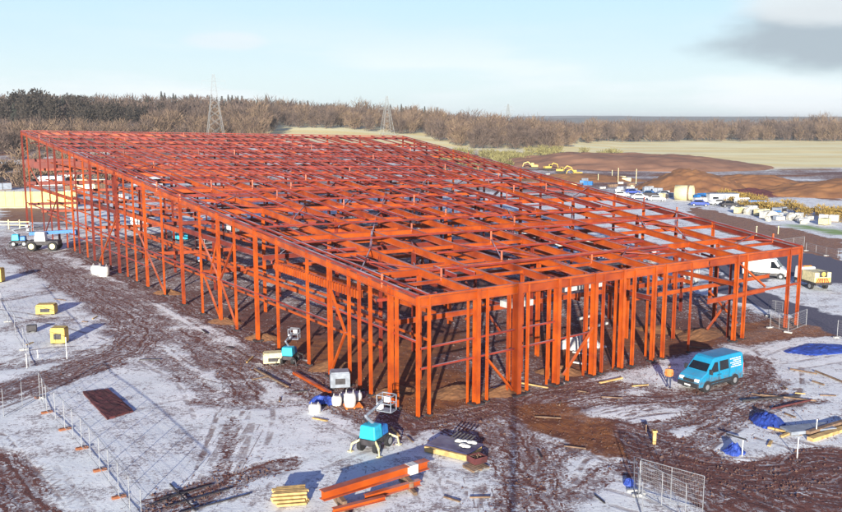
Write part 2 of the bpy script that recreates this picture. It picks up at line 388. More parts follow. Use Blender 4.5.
ii = np.arange(nx * ny).reshape(ny, nx); q = np.stack([ii[:-1, :-1], ii[:-1, 1:], ii[1:, 1:], ii[1:, :-1]], -1).reshape(-1)
nf = (nx - 1) * (ny - 1); me.loops.add(nf * 4); me.loops.foreach_set('vertex_index', q); me.polygons.add(nf)
me.polygons.foreach_set('loop_start', np.arange(0, nf * 4, 4)); me.polygons.foreach_set('use_smooth', np.ones(nf, bool))
me.update(calc_edges=True); me.validate()
for nm, arr in (('trk2', trk2), ('lat2', lat2), ('mud', mud), ('trk', trk), ('lat', lat), ('earth', earth), ('asph', asph), ('grass', grass), ('green', green), ('snowy', snowy)):
    a = me.attributes.new(nm, 'FLOAT', 'POINT'); a.data.foreach_set('value', np.clip(arr, -50, 50).astype(np.float32))
ground = bpy.data.objects.new('ground', me); COL.objects.link(ground); tag(ground, kind='structure')
gm = bpy.data.materials.new('frosted ground'); t_, N, L = nt(gm); me.materials.append(gm); B = N['Principled BSDF']; B.inputs['Roughness'].default_value = .9
geo = N.new('ShaderNodeNewGeometry')
def attr(n): a = N.new('ShaderNodeAttribute'); a.attribute_name = n; return a.outputs['Fac']
def mth(op, a, b=None, c=None, clamp=False):
    n = N.new('ShaderNodeMath'); n.operation = op; n.use_clamp = clamp
    for i, v in enumerate((a, b, c)):
        if v is None: continue
        if isinstance(v, (int, float)): n.inputs[i].default_value = v
        else: L.new(v, n.inputs[i])
    return n.outputs[0]
def noise(scale, det=5, stretch=None, rough=.6):
    n = N.new('ShaderNodeTexNoise'); n.inputs['Scale'].default_value = scale; n.inputs['Detail'].default_value = det; n.inputs['Roughness'].default_value = rough
    if stretch:
        mp = N.new('ShaderNodeMapping'); mp.inputs['Scale'].default_value = stretch[:3]; mp.inputs['Rotation'].default_value[2] = stretch[3]
        L.new(geo.outputs['Position'], mp.inputs['Vector']); L.new(mp.outputs[0], n.inputs['Vector'])
    else: L.new(geo.outputs['Position'], n.inputs['Vector'])
    return n.outputs['Fac']
def ramp(v, a, b, lo=0., hi=1.):
    n = N.new('ShaderNodeMapRange'); n.inputs[1].default_value = a; n.inputs[2].default_value = b; n.inputs[3].default_value = lo; n.inputs[4].default_value = hi
    n.interpolation_type = 'SMOOTHSTEP'; L.new(v, n.inputs[0]); return n.outputs[0]
def mix(f, a, b):
    n = N.new('ShaderNodeMix'); n.data_type = 'RGBA'
    if isinstance(f, (int, float)): n.inputs[0].default_value = f
    else: L.new(f, n.inputs[0])
    for i, v in ((6, a), (7, b)):
        if isinstance(v, tuple): n.inputs[i].default_value = (*v, 1)
        else: L.new(v, n.inputs[i])
    return n.outputs[2]
nf_ = noise(5.5, 6, rough=.7); nm_ = noise(1.3, 5); nl_ = noise(.22, 4); nff = noise(16, 4, rough=.7)
sep = N.new('ShaderNodeSeparateXYZ'); L.new(geo.outputs['Position'], sep.inputs[0])
# tyre ruts follow the lateral coordinate of the track
latw = mth('ADD', attr('lat'), mth('ADD', mth('MULTIPLY', mth('SUBTRACT', nm_, .5), .6), mth('MULTIPLY', mth('SUBTRACT', noise(.25, 2), .5), 3.0)))
cmb = N.new('ShaderNodeCombineXYZ'); L.new(mth('MULTIPLY', latw, 2.6), cmb.inputs[0]); 
rn = N.new('ShaderNodeTexNoise'); rn.inputs['Scale'].default_value = 1.; rn.inputs['Detail'].default_value = 3; L.new(cmb.outputs[0], rn.inputs['Vector'])
rut = mth('MULTIPLY', mth('SUBTRACT', rn.outputs['Fac'], .5), mth('MULTIPLY', attr('trk'), mth('MULTIPLY', ramp(noise(.6, 3), .35, .6, .45, 1), 5.2)))
nmid = noise(2.6, 6, rough=.75)
mv = mth('ADD', mth('MULTIPLY', attr('mud'), .755), mth('MULTIPLY', mth('SUBTRACT', nf_, .5), 1.9))
mv = mth('ADD', mv, mth('MULTIPLY', mth('SUBTRACT', nmid, .5), 1.3))
mv = mth('ADD', mv, mth('MULTIPLY', mth('SUBTRACT', nl_, .5), .5))
mv = mth('ADD', mv, mth('MULTIPLY', mth('SUBTRACT', nm_, .5), .9)); mv = mth('ADD', mv, rut)
al = mth('ABSOLUTE', mth('ADD', attr('lat2'), mth('MULTIPLY', mth('SUBTRACT', nm_, .5), .18)))
ring = ramp(mth('ABSOLUTE', mth('SUBTRACT', al, .85)), .26, .10)
tread = mth('MULTIPLY', ring, mth('MULTIPLY', attr('trk2'), ramp(noise(.7, 4), .38, .56)))
mudf = mth('MAXIMUM', ramp(mv, .36, .60), mth('MULTIPLY', tread, ramp(nf_, .32, .5, .25, .85)))
# scattered soil showing through thin frost
thin = mth('ADD', mth('MULTIPLY', nff, .5), mth('MULTIPLY', nf_, .5)); thin = mth('ADD', thin, mth('MULTIPLY', mth('SUBTRACT', nl_, .5), .35))
thin = mth('SUBTRACT', thin, mth('MULTIPLY', attr('snowy'), .07))
nd = noise(3.2, 8, rough=.85)
thin2 = mth('ADD', mth('MULTIPLY', thin, .35), mth('MULTIPLY', nd, .65))
thin2 = mth('ADD', thin2, mth('MULTIPLY', attr('mud'), .12))
thin2 = mth('ADD', thin2, mth('MULTIPLY', mth('SUBTRACT', noise(.5, 3), .5), .30))
# diffuse faint drag lines on the snow
st1 = noise(1.0, 3, (.25, 4.5, 1, R(-38))); st2 = noise(1.0, 3, (5., .22, 1, R(-12)))
lines = mth('MAXIMUM', ramp(st1, .64, .70), ramp(st2, .65, .71))
lines = mth('MULTIPLY', lines, ramp(nm_, .4, .6))
thinf = mth('MAXIMUM', mth('MULTIPLY', ramp(thin2, .49, .57), .9), mth('MULTIPLY', lines, .65))
snow = mix(ramp(nl_, .3, .7), (.78, .81, .79), (.92, .93, .90))
soil = mix(nff, (.10, .055, .055), (.22, .13, .12))
col = mix(thinf, snow, mix(.12, soil, (.7, .7, .72)))
mudc = mix(ramp(nf_, .35, .65), (.070, .018, .013), (.185, .064, .044)); mudc = mix(mth('MULTIPLY', ramp(nff, .58, .68), .45), mudc, (.42, .38, .42))
ea = mix(ramp(nm_, .35, .65), (.29, .10, .022), (.15, .045, .018))
ef = ramp(mth('ADD', attr('earth'), mth('MULTIPLY', mth('SUBTRACT', nm_, .5), .8)), .4, .65)
col = mix(mudf, col, mudc)
col = mix(mth('MULTIPLY', ef, ramp(nf_, .3, .5, .55, .95)), col, ea)
asc = mix(ramp(nf_, .4, .7), (.075, .07, .105), (.16, .15, .19))
col = mix(ramp(mth('ADD', attr('asph'), mth('MULTIPLY', mth('SUBTRACT', nm_, .5), .5)), .35, .6), col, asc)
gnf = noise(.03, 4); gn2 = noise(.006, 3, (1, 5, 1, .1))
gc = mix(ramp(gnf, .35, .65), (.84, .67, .28), (.95, .78, .36)); gc = mix(ramp(gn2, .42, .6, 0, .6), gc, (.9, .88, .55))
col = mix(attr('grass'), col, gc)
col = mix(attr('green'), col, (.22, .34, .09))
L.new(col, B.inputs['Base Color'])
bp = N.new('ShaderNodeBump'); bp.inputs['Strength'].default_value = .35; bp.inputs['Distance'].default_value = .08
L.new(mth('ADD', mth('ADD', nf_, mth('MULTIPLY', nm_, .8)), mth('MULTIPLY', mth('SUBTRACT', mth('MULTIPLY', rut, .5), tread), .7)), bp.inputs['Height']); L.new(bp.outputs[0], B.inputs['Normal'])

# far hills on the right
def ridge(name, y, x0, x1, h, seed, m):
    b = MB(); n = 60; vs = []
    for j, (dy, kk) in enumerate(((-500, 0.), (-200, .7), (0, 1.), (600, 0.))):
        for i in range(n + 1):
            x = x0 + (x1 - x0) * i / n; e = math.sin(math.pi * i / n) ** .5
            vs.append((x, y + dy, -2 + kk * e * (h + 8 * float(fbm(np.array(x / 400.), np.array(seed * 1.), 3, seed)) * 2)))
    b.add(vs, [(j * (n + 1) + i, j * (n + 1) + i + 1, (j + 1) * (n + 1) + i + 1, (j + 1) * (n + 1) + i) for j in range(3) for i in range(n)])
    return tag(b.build(name, m, None, True), kind='structure')
ridge('hills', 3600, -700, 3400, 34, 3, 'hillm'); ridge('hills', 5200, -3500, 4500, 44, 8, 'hillm')

def mound(name, c, rx, ry, h, rz, m, label, cat, seed=1, kind=None, pw=1.3):
    n = 64; g = np.linspace(-1, 1, n + 1); U, V = np.meshgrid(g, g); r = np.hypot(U, V)
    z = h * np.clip(1 - r ** pw, 0, 1) * (1 + .5 * fbm(U * 3, V * 3, 4, seed)) + fbm(U * 9, V * 9, 5, seed + 3) * h * .26 * (r < 1) - .4 * (r >= .98)
    b = MB(); b.add([(U.ravel()[i] * rx, V.ravel()[i] * ry, z.ravel()[i]) for i in range(U.size)],
          [(j * (n + 1) + i, j * (n + 1) + i + 1, (j + 1) * (n + 1) + i + 1, (j + 1) * (n + 1) + i) for j in range(n) for i in range(n)])
    o = b.build(name, m, None, True); o.location = (c[0], c[1], float(terrain(c[0], c[1])) - .1); o.rotation_euler[2] = rz
    return tag(o, label, cat, None, kind)
a = at(702, 193); mound('earth_mound', (a.x + 1, a.y + 14), 17, 15, 5.8, 0, 'moundm', 'conical orange brown heap of loose earth beside the pale pipe', 'earth mound', 3, pw=1.5)
mound('earth_mound', (a.x + 19, a.y + 18), 22, 12, 4.0, -.1, 'moundm', 'low orange brown tail of spoil running right from the conical heap', 'earth mound', 5, pw=1.6)
a = at(650, 176); mound('earth_bank', (a.x + 2, a.y + 58), 66, 30, 6.0, .02, 'bankm', 'long smooth grey brown bank of soil below the frosted field', 'earth bank', 9, pw=2.2)
a = at(835, 200); mound('earth_bank', (a.x + 14, a.y + 16), 30, 14, 4.4, -.1, 'moundm', 'reddish brown spoil heap cut off by the right edge of the photo', 'earth bank', 13, pw=2)
a = at(745, 196); mound('earth_mound', (a.x + 3, a.y + 5), 11, 7, 1.8, -.3, 'maroon', 'low dark maroon strip of spoil on the snowy ground right of the heap', 'earth mound', 17)
a = at(612, 186); mound('earth_bank', (a.x - 6, a.y + 24), 24, 9, 2.6, .05, 'moundm', 'small brown ridge behind the thin pale site posts', 'earth bank', 19)

# ------------------------------------------------------------------ steel frame
FR = thing('steel_frame', P0, 0, 'huge orange red steel portal frame building skeleton without cladding', 'steel frame')
INV = Matrix.Translation(-P0)
rs_ = random.Random(99)
def part(mb, name, m='steel'):
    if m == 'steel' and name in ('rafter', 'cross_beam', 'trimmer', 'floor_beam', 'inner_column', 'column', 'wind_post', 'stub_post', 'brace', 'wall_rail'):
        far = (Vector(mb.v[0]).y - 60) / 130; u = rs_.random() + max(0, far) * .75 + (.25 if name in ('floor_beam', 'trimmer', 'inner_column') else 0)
        m = 'steel' if u < .76 else 'steel_mid' if u < 1.05 else 'steel_dark'  # darker tones picked at random, likelier far back and inside
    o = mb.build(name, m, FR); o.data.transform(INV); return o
RD = .45      # roof steel sits below the parapet line
front = [(418, .26), (429, .22), (476, .5), (486.5, .2), (516, .62), (526.5, .22), (555.5, .5), (567, .24), (592, .5), (601, .22), (620, .42), (631.5, .26), (651.5, .34), (662, .3), (688, .16), (733, .34), (742, .28), (785, .3), (796, .28)]
front = [(p, w * 1.06) for p, w in front]
def col_at(s, t, w, h=None, name='column', m='steel', base=-.05, top=None):
    b = MB(); z = ZR(s, t) if top is None else top; g = G(s, t)
    b.ibeam((g.x, g.y, base), (g.x, g.y, z), w * .62, w, fdir if True else None); return part(b, name, m)
for px, w in front:
    t = t_of(px); col_at(0, t, w, name='column' if w >= .3 else 'wind_post')
    g = G(0, t); b = MB(); b.box((g.x, g.y, .03), (w * 1.7, w * 1.7, .12), heading((0, 0), fdir)); part(b, 'base_plate', 'dark')
for px in (471.5, 511, 550.5, 587, 617):
    col_at(.004, t_of(px), .17, name='wind_post')
# paired inner posts just behind the front line
for px in (480, 521, 560, 597, 626, 657, 738):
    col_at(.012, t_of(px), .2, name='wind_post', top=ZR(0, t_of(px)) - .6)
TR = [t_of(p) for p in (418, 476, 518, 556, 592, 622, 652, 678, 705, 735, 762, 796)]; TR[0] = 0; TR[-1] = 1
left = [28, 33, 45, 53, 60, 68, 75, 80, 88, 95, 103, 111, 120, 128, 137, 148, 165, 184, 203, 221, 237, 258, 279, 309, 331, 350, 360, 371, 391, 397]
for i, px in enumerate(left):
    s = s_of(px); w = .42 if px in (28, 60, 95, 120, 148, 184, 221, 258, 331, 391) else .27
    col_at(s, 0, w, name='column' if w > .3 else 'wind_post')
    b = MB(); g = G(s, 0); b.box((g.x, g.y, .03), (w * 1.8, w * 1.8, .12), .6); part(b, 'base_plate', 'dark')
SR = [0] + [.035] + [i / 17 for i in range(1, 18)]
for s in SR[3::1]:
    col_at(s, 1, .32, name='column')
for t in TR[1:-1]: col_at(1, t, .34)
ncol = 0
for i, s in enumerate(SR[2:-1]):
    for j, t in enumerate(TR[1:-1]):
        if j % 3 != (1 if i % 2 else 0) or ncol > 85: continue
        col_at(s, t, .36, name='inner_column', top=ZR(s, t) - RD); ncol += 1
for s in (.036, .105):
    for t in ((TR[3], TR[8]) if s < .05 else (TR[1], TR[5], TR[8], TR[10])): col_at(s, t, .3, name='inner_column', top=ZR(s, t) - RD)
# rafters run away from the front; each line in four lengths
for j, t in enumerate(TR):
    edge = j in (0, len(TR) - 1)
    br = [0, .24, .47, .72, 1]
    for a, c in zip(br, br[1:]):
        b = MB(); b.ibeam(RP(a + .0006, t, -RD), RP(c - .0006, t, -RD), .28, .58 if not edge else .5); part(b, 'rafter')
# beams across
for i, s in enumerate(SR):
    dp = .6 if i == 0 else (.44, .26, .5, .32)[i % 4]
    for a, c in ((0, TR[2]), (TR[2], TR[5]), (TR[5], TR[8]), (TR[8], 1)):
        if i > 1 and i % 4 in (1, 3) and (i * 7 + int(a * 10)) % 5 == 0: continue
        b = MB(); b.ibeam(RP(s, a + .002, -RD - .03), RP(s, c - .002, -RD - .03), .26, dp); part(b, 'cross_beam')
# purlins, close set toward the far half
pc = 0
for j in range(len(TR) - 1):
    for kx in (1, 2, 3):
        t = TR[j] + (TR[j + 1] - TR[j]) * kx / 4
        s0 = .45 if kx != 2 else .22
        for a, c in ((s0, .7), (.7, 1.)):
            b = MB(); b.bar(RP(a, t, .05 - RD + .33), RP(c, t, .05 - RD + .33), .11, .2); part(b, 'purlin', 'steel2'); pc += 1
# light secondary rails between cross beams
nn = 0
for i in range(len(SR) - 1):
    s = (SR[i] + SR[i + 1]) / 2
    if i == 0: continue
    j0 = random.choice((0, 1, 2)); j1 = random.choice((7, 8, 9, 10, 11)); 
    b = MB(); b.bar(RP(s, TR[j0], -RD + .42), RP(s, TR[j1], -RD + .42), .13, .16); part(b, 'secondary_rail', 'steel2')
    for _ in range(2):
        ja = random.randrange(0, 9); s2 = SR[i] + (SR[i + 1] - SR[i]) * random.uniform(.2, .8)
        b = MB(); b.bar(RP(s2, TR[ja], -RD - .25), RP(s2, TR[ja + random.choice((1, 2))], -RD - .25), .16, .26); part(b, 'trimmer')
bf = MB(); rb = random.Random(21); cand = []
for i in range(1, len(SR) - 1):
    for j in range(len(TR) - 1):
        for q_ in range(2):
            if rb.random() < .8: cand.append((i, j, q_))
kk = 0
for i, j, q_ in cand:
    s0, s1, t0, t1 = SR[i], SR[i + 1], TR[j], TR[j + 1]; dz = rb.choice((-RD - .1, -RD + .2, -RD - 1.1, -RD - 2.0, -RD - .3)); a = rb.uniform(.2, .8); w_ = rb.choice((.09, .12, .18))
    ty = rb.random()
    if ty < .4: e = (RP(s0 + (s1 - s0) * a, t0, dz), RP(s0 + (s1 - s0) * a, t1, dz))
    elif ty < .75: e = (RP(s0, t0 + (t1 - t0) * a, dz), RP(s1, t0 + (t1 - t0) * a, dz))
    else: e = (RP(s0, t0, dz), RP(s1, t1, dz - rb.choice((0, .9))))
    mb_ = MB() if kk < 100 else bf; mb_.bar(*e, w_, w_ * rb.choice((1, 1.8)))
    if kk < 100: part(mb_, 'bay_framing', 'steel2')
    kk += 1
part(bf, 'far_bay_framing', 'steel2')['kind'] = 'stuff'
# roof plane bracing rods
bays = [(0, 2), (3, 2), (6, 1), (9, 3), (1, 5), (4, 6), (7, 8), (9, 9), (0, 10), (5, 12), (8, 13), (2, 14), (10, 1), (10, 6), (0, 6), (3, 9), (6, 11), (6, 4)]
for j, i in bays:
    b = MB(); b.bar(RP(SR[i], TR[j], -.1), RP(SR[i + 1], TR[j + 1], -.1), .09, .09); b.bar(RP(SR[i + 1], TR[j], -.2), RP(SR[i], TR[j + 1], -.2), .09, .09); part(b, 'roof_brace', 'steel2')
# stub posts above the roof steel
nst = 0
for i, s in enumerate(SR):
    for j, t in enumerate(TR):
        if random.random() < .2 and nst < 98 and 0 < s < 1:
            g = RP(s, t); b = MB(); b.bar(g + Vector((0, 0, -RD)), g + Vector((0, 0, random.uniform(.2, .75))), .15, .15); part(b, 'stub_post'); nst += 1
# parapet rails
for a, c in zip([0, .25, .5, .75], [.25, .5, .75, 1]):
    b = MB(); b.bar(RP(a, 0, .0) , RP(c, 0, .0), .2, .16); part(b, 'parapet_rail', 'steel2')
    b = MB(); b.bar(RP(a, 0, .0) + fdir * .9 + Vector((0, 0, -.02)), RP(c, 0, .0) + fdir * .9 + Vector((0, 0, -.02)), .16, .13); part(b, 'parapet_rail', 'steel2')
    b = MB(); b.bar(RP(a, 1, .0), RP(c, 1, .0), .2, .16); part(b, 'parapet_rail', 'steel2')
    b = MB(); b.bar(RP(1, a), RP(1, c), .18, .14); part(b, 'parapet_rail', 'steel2')
b = MB(); b.bar(RP(0, 0, -.08), RP(0, 1, -.08), .24, .14); part(b, 'parapet_rail')
# wall rails (girts)
def fr(s0, t0, z0, s1, t1, z1, w, h, name, m='steel'):
    b = MB(); b.bar(G(s0, t0, z0), G(s1, t1, z1), w, h); return part(b, name, m)
def fi(s0, t0, z0, s1, t1, z1, w, h, name, m='steel'):
    b = MB(); b.ibeam(G(s0, t0, z0), G(s1, t1, z1), w, h); return part(b, name, m)
T = t_of
fr(.002, 0, 3.3, .002, T(592), 3.5, .12, .13, 'wall_rail', 'steel2'); fr(.002, 0, 4.7, .002, T(556), 4.9, .12, .13, 'wall_rail', 'steel2')
fr(0, T(733), 4.3, 0, T(796), 4.3, .16, .2, 'wall_rail'); fi(0, T(705), 4.2, 0, T(762), 4.3, .2, .42, 'floor_beam')
S = s_of
fr(S(309), .003, 5.6, 0, .003, 5.2, .12, .14, 'wall_rail', 'steel2'); fr(S(200), 0, 4.4, S(331), 0, 4.4, .12, .14, 'wall_rail', 'steel2')
fr(1, 0, 5.0, S(200), 0, 4.5, .14, .18, 'wall_rail', 'steel2'); fr(S(60), 0, 2.6, S(150), 0, 2.6, .12, .14, 'wall_rail', 'steel2')
for a, c in ((28, 75), (75, 120), (120, 184), (184, 258)):
    fi(S(a), .004, 8.3, S(c), .004, 8.0, .25, .5, 'floor_beam')
# deck edge with closely set cleats near the front left
b = MB(); s0, s1 = S(279), S(360)
b.ibeam(G(s0, .006, 7.5), G(s1, .006, 7.3), .25, .55)
for kx in range(34):
    s = s0 + (s1 - s0) * kx / 33; g = G(s, -.003, 7.5 - .2 * kx / 33); b.box((g.x, g.y, g.z), (.12, .16, .62), .6)
part(b, 'deck_edge')
# deep girders at the far left, and along the back wall
for z, t1, h in ((12.2, .3, 1.6), (8.6, .45, .7), (4.8, .4, .5)):
    fi(.985, 0, z, .985, t1, z, .3, h, 'floor_beam')
fi(.93, .0, 12.2, .93, .12, 12.2, .3, 1.2, 'floor_beam')
# intermediate floors inside
for i, s in enumerate((.07, .19, .31, .43, .55, .67, .79, .9)):
    for z in (4.4, 7.9) + ((11.6,) if s > .6 else ()):
        if z + 1.2 > ZR(s, .3): continue
        t0 = random.choice((0, .08, .2)); t1 = random.choice((.45, .62, .8, 1)); fi(s, t0, z, s, t1, z, .25, .42, 'floor_beam')
for j, t in enumerate((.09, .2, .34, .5, .66, .82)):
    for z in (4.0, 7.5):
        s0, s1 = (.07, random.choice((.4, .6, .9))) if z < 5 else (random.choice((.1, .3)), .95)
        fi(s0, t, z, s1, t, z, .22, .36, 'floor_beam')
for t_ in (.04, .13):
    for z_ in (3.0, 5.6, 9.4, 12.6):
        s_0 = .06 if z_ < 6 else .35 if z_ < 10 else .62
        fr(s_0, t_, z_, .97, t_, z_, .13, .2, 'inner_rail')
fi(0.11, .62, 5.0, .11, 1, 5.0, .25, .5, 'floor_beam'); fi(.03, .55, 4.6, .03, .98, 4.6, .2, .36, 'floor_beam')
fi(.0, T(733), 5.3, .35, T(733), 5.3, .2, .4, 'floor_beam'); fi(.0, T(652), 5.3, .3, T(652), 5.3, .2, .4, 'floor_beam')
# bracing in the walls
def dia(s0, t0, z0, s1, t1, z1, w=.16): fr(s0, t0, z0, s1, t1, z1, w, w, 'brace')
dia(S(203), 0, 8.2, S(221), 0, 4.4); dia(S(221), .0, .3, S(205), 0, 4.3)
dia(S(221), 0, 8.8, S(212), 0, 4.6, .14); dia(S(237), 0, 8.6, S(222), 0, 4.4); dia(S(237), 0, .3, S(222), 0, 4.3)
dia(S(137), 0, 7.5, S(165), 0, .3); dia(S(120), 0, 7.6, S(100), 0, .4); dia(S(331), 0, .3, S(346), 0, 4.0); dia(S(331), 0, 7.2, S(346), 0, 4.0)
dia(S(60), 0, 7.6, S(45), 0, .4); dia(S(33), 0, 12, S(45), 0, 8.4)
dia(0, T(486), 3.2, 0, T(512), .4); dia(0, T(563), .6, 0, T(592), 3.9); dia(.03, T(733), 4.1, .03, T(762), .4); dia(.03, T(762), 4.1, .03, T(733), .4)
dia(0, T(735), 7.2, 0, T(762), 4.6)
for s in (.35, .53, .7, .88): dia(s, 1, .4, s + .05, 1, 6.); dia(s, 1, 6, s + .05, 1, .4)
for s, t in ((.24, .3), (.35, .55), (.12, .4), (.47, .2), (.18, .75), (.3, .85)): dia(s, t, .4, s + .05, t, 4.2); dia(s + .05, t, .4, s, t, 4.2)
# pale precast floor planks
for s, ta, tb, z in ((.06, T(610), T(650), 5.6), (.1, T(660), T(712), 6.3), (.14, T(560), T(600), 6.2), (.2, T(700), T(745), 6.6), (.05, T(552), T(575), 5.2), (.16, T(640), T(690), 6.0)):
    b = MB(); p, q_ = G(s, ta, z), G(s, tb, z); b.bar(p, q_, 1.2, .5); part(b, 'floor_plank', 'conc')

# ------------------------------------------------------------------ vehicles
def wheel(parent, x, y, r=.34, w=.24, rimm='galv', name='wheel'):
    b = MB(); b.tube((x, y - w / 2, r), (x, y + w / 2, r), r, n=20); o = b.build(name, 'rubber', parent)
    s = 1 if y > 0 else -1; b = MB(); b.tube((x, y + s * (w / 2 - .02), r), (x, y + s * (w / 2 + .015), r), r * .6, n=14); b.build('rim', rimm, o)
def make_van(name, loc, rz, label, m, L_=5.3, Wd=1.98, Hh=2.4, cat='van', glassy=True, group=None, marks=True):
    t = thing(name, loc, rz, label, cat, group); hl = L_ / 2; hw = Wd / 2
    prof = [(-hl, .45), (-hl, 1.5), (-hl + .05, Hh - .12), (-hl + .25, Hh), (hl - 2.0, Hh), (hl - 1.72, Hh - .1), (hl - .95, 1.42), (hl - .28, 1.12), (hl - .06, .92), (hl, .5), (hl - .04, .36), (-hl + .04, .36)]
    vs = []; secs = [(-hw, .0), (-hw + .02, .0), (-hw + .14, .0), (hw - .14, 0), (hw, 0)]
    b = MB(); n = len(prof)
    def yy(z, sgn): return sgn * (hw - (.17 * max(0, z - 1.25) / (Hh - 1.25) if z > 1.25 else 0) - (.05 if z < .5 else 0))
    rows = []
    for sg, ins in ((-1, 1), (-1, 0), (1, 0), (1, 1)):
        rows.append([(x, yy(z, sg) * (1 if ins else .93), z + (0 if ins else .025)) for x, z in prof])
    for r_ in rows: vs += r_
    fs = [tuple(range(n - 1, -1, -1)), tuple(range(3 * n, 4 * n))]
    for k in range(3): fs += [(k * n + i, k * n + (i + 1) % n, (k + 1) * n + (i + 1) % n, (k + 1) * n + i) for i in range(n)]
    b.add(vs, fs); bevel(b.build('body', m, t), .04, 2)
    # windscreen
    b = MB(); x0, z0, x1, z1 = hl - 1.66, Hh - .2, hl - .99, 1.48
    e = .02; vs = [(x0 + e, -hw + .26, z0 + e), (x0 + e, hw - .26, z0 + e), (x1 + e, hw - .16, z1 + e), (x1 + e, -hw + .16, z1 + e)]
    b.add(vs + [(v[0] - .06, v[1], v[2] - .05) for v in vs], [(3, 2, 1, 0), (4, 5, 6, 7), (0, 1, 5, 4), (1, 2, 6, 5), (2, 3, 7, 6), (3, 0, 4, 7)]); b.build('windscreen', 'glass', t)
    for sg in (-1, 1):
        def sidequad(nm, pts, mm, e=.012):
            b = MB(); vs = [(x, yy(z, sg) + sg * e, z) for x, z in pts] + [(x, yy(z, sg) - sg * .03, z) for x, z in pts]; k = len(pts)
            b.add(vs, [tuple(range(k)), tuple(range(2 * k - 1, k - 1, -1))] + [(i, (i + 1) % k, (i + 1) % k + k, i + k) for i in range(k)]); return b.build(nm, mm, t)
        sidequad('door_window', [(hl - 1.2, 1.36), (hl - 1.3, 1.5), (hl - 1.85, Hh - .32), (hl - 2.2, Hh - .32), (hl - 2.2, 1.36)], 'glass')
        if marks:
            sidequad('side_window', [(hl - 3.45, 1.4), (hl - 2.42, 1.4), (hl - 2.42, Hh - .3), (hl - 3.45, Hh - .3)], 'glass')
            b = MB()
            for r_ in range(5):
                z = Hh - .38 - r_ * .15; x = -hl + .35
                while x < -hl + 1.55 - (.25 if r_ % 2 else 0):
                    w = random.uniform(.1, .22); vs = [(x, yy(z, sg) + sg * .01, z), (x + w, yy(z, sg) + sg * .01, z), (x + w, yy(z + .07, sg) + sg * .01, z + .075), (x, yy(z + .07, sg) + sg * .01, z + .075)]
                    b.add(vs, [(0, 1, 2, 3) if sg < 0 else (3, 2, 1, 0)]); x += w + .05
            b.build('lettering', 'white', t)
        for xx in (hl - 1.12, hl - 2.3, hl - 3.55): 
            b = MB()
            for z0_, z1_ in ((.5, 1.25), (1.25, Hh - .2)):
                ya, yb = yy(z0_, sg) + sg * .004, yy(z1_, sg) + sg * .004
                if xx > hl - 1.5 and z1_ > 1.4: continue
                b.add([(xx, ya, z0_), (xx + .025, ya, z0_), (xx + .025, yb, z1_), (xx, yb, z1_)], [(0, 1, 2, 3) if sg < 0 else (3, 2, 1, 0)])
            b.build('door_seam', 'black', t)
        b = MB(); b.box((hl - 2.15, sg * (hw + .015), 1.12), (.16, .03, .04)); b.box((hl - 2.45, sg * (hw + .015), 1.12), (.16, .03, .04)); b.build('door_handle', 'black', t)
        b = MB(); b.box((0, sg * (hw + .006), .62), (L_ - 1.9, .03, .16)); b.build('side_moulding', 'black', t)
        b = MB(); b.box((0, sg * (hw - .01), .42), (L_ - 2.0, .05, .14)); b.build('sill_panel', 'black', t)
        for wx in (hl - .95, -hl + 1.05):
            b = MB(); b.tube((wx, sg * (hw - .32), .37), (wx, sg * (hw + .008), .37), .46, n=20); b.build('wheel_arch', 'black', t)
            wheel(t, wx, sg * (hw - .1), .35, .25)
        b = MB(); b.box((hl - 1.12, sg * (hw + .16), 1.5), (.14, .26, .38)); bevel(b.build('mirror', 'black', t), .03)
        b = MB(); b.box((hl - .14, sg * (hw - .3), .92), (.26, .42, .24)); o = bevel(b.build('headlight', 'white', t), .06); o.rotation_euler[1] = 0
        b = MB(); b.box((-hl + .0, sg * (hw - .1), 1.2), (.06, .14, .7)); b.build('tail_light', 'red', t)
    b = MB(); b.box((hl - .0, 0, .52), (.16, Wd - .1, .34)); bevel(b.build('front_bumper', 'black', t), .05)
    b = MB(); b.box((hl - .04, 0, .84), (.1, .95, .22)); b.build('grille', 'black', t)
    b = MB(); b.box((hl + .095, 0, .5), (.02, .52, .12)); b.build('number_plate', 'white', t)
    b = MB(); b.box((-hl - .02, 0, .5), (.12, Wd - .1, .22)); bevel(b.build('rear_bumper', 'black', t), .04)
    return t
A_, B_ = at(699, 391), at(742, 381)
vc = at(710.5, 384.5); vh = math.atan2(-3.1, -4.5)
make_van('panel_van', (vc.x, vc.y, -.02), vh, 'bright blue panel van with white side lettering parked before the frame', 'vanblue')
a = at(766, 277); make_van('panel_van', (a.x, a.y, 0), R(-28), 'white panel van seen through the right bays of the frame', 'vanwhite', 5.6, 2.1, 2.5, marks=False)
# works truck with chevron rear
a = at(811, 287); tr = thing('works_truck', (a.x, a.y, 0), R(100), 'small cream works truck with yellow chevron rear board, far right road', 'truck')
b = MB(); b.box((-.2, 0, .8), (4.4, 2.1, .3)); b.build('chassis', 'dark', tr)
b = MB(); b.box((-.9, 0, 1.55), (2.6, 2.15, 1.2)); bevel(b.build('box_body', 'cream', tr), .05)
b = MB(); b.box((1.35, 0, 1.6), (1.5, 2.0, 1.5), 0, .92); o = bevel(b.build('cab', 'white', tr), .1)
b = MB(); b.box((2.1, 0, 1.9), (.1, 1.7, .6)); b.build('windscreen', 'glass', o)
b = MB(); b.box((-2.22, 0, 1.15), (.05, 1.9, .7)); o = b.build('chevron_board', 'yellow', tr)
b = MB()
for i in range(-3, 4): b.add([(-2.26, i * .28, .82), (-2.26, i * .28 + .12, .82), (-2.26, i * .28 * .6 + .12 , 1.48), (-2.26, i * .28 * .6, 1.48)], [(0, 1, 2, 3)])
b.build('red_stripes', 'red', o)
b = MB(); b.box((-2.22, 0, 1.95), (.05, 1.0, .7)); o = b.build('sign_panel', 'dark', tr)
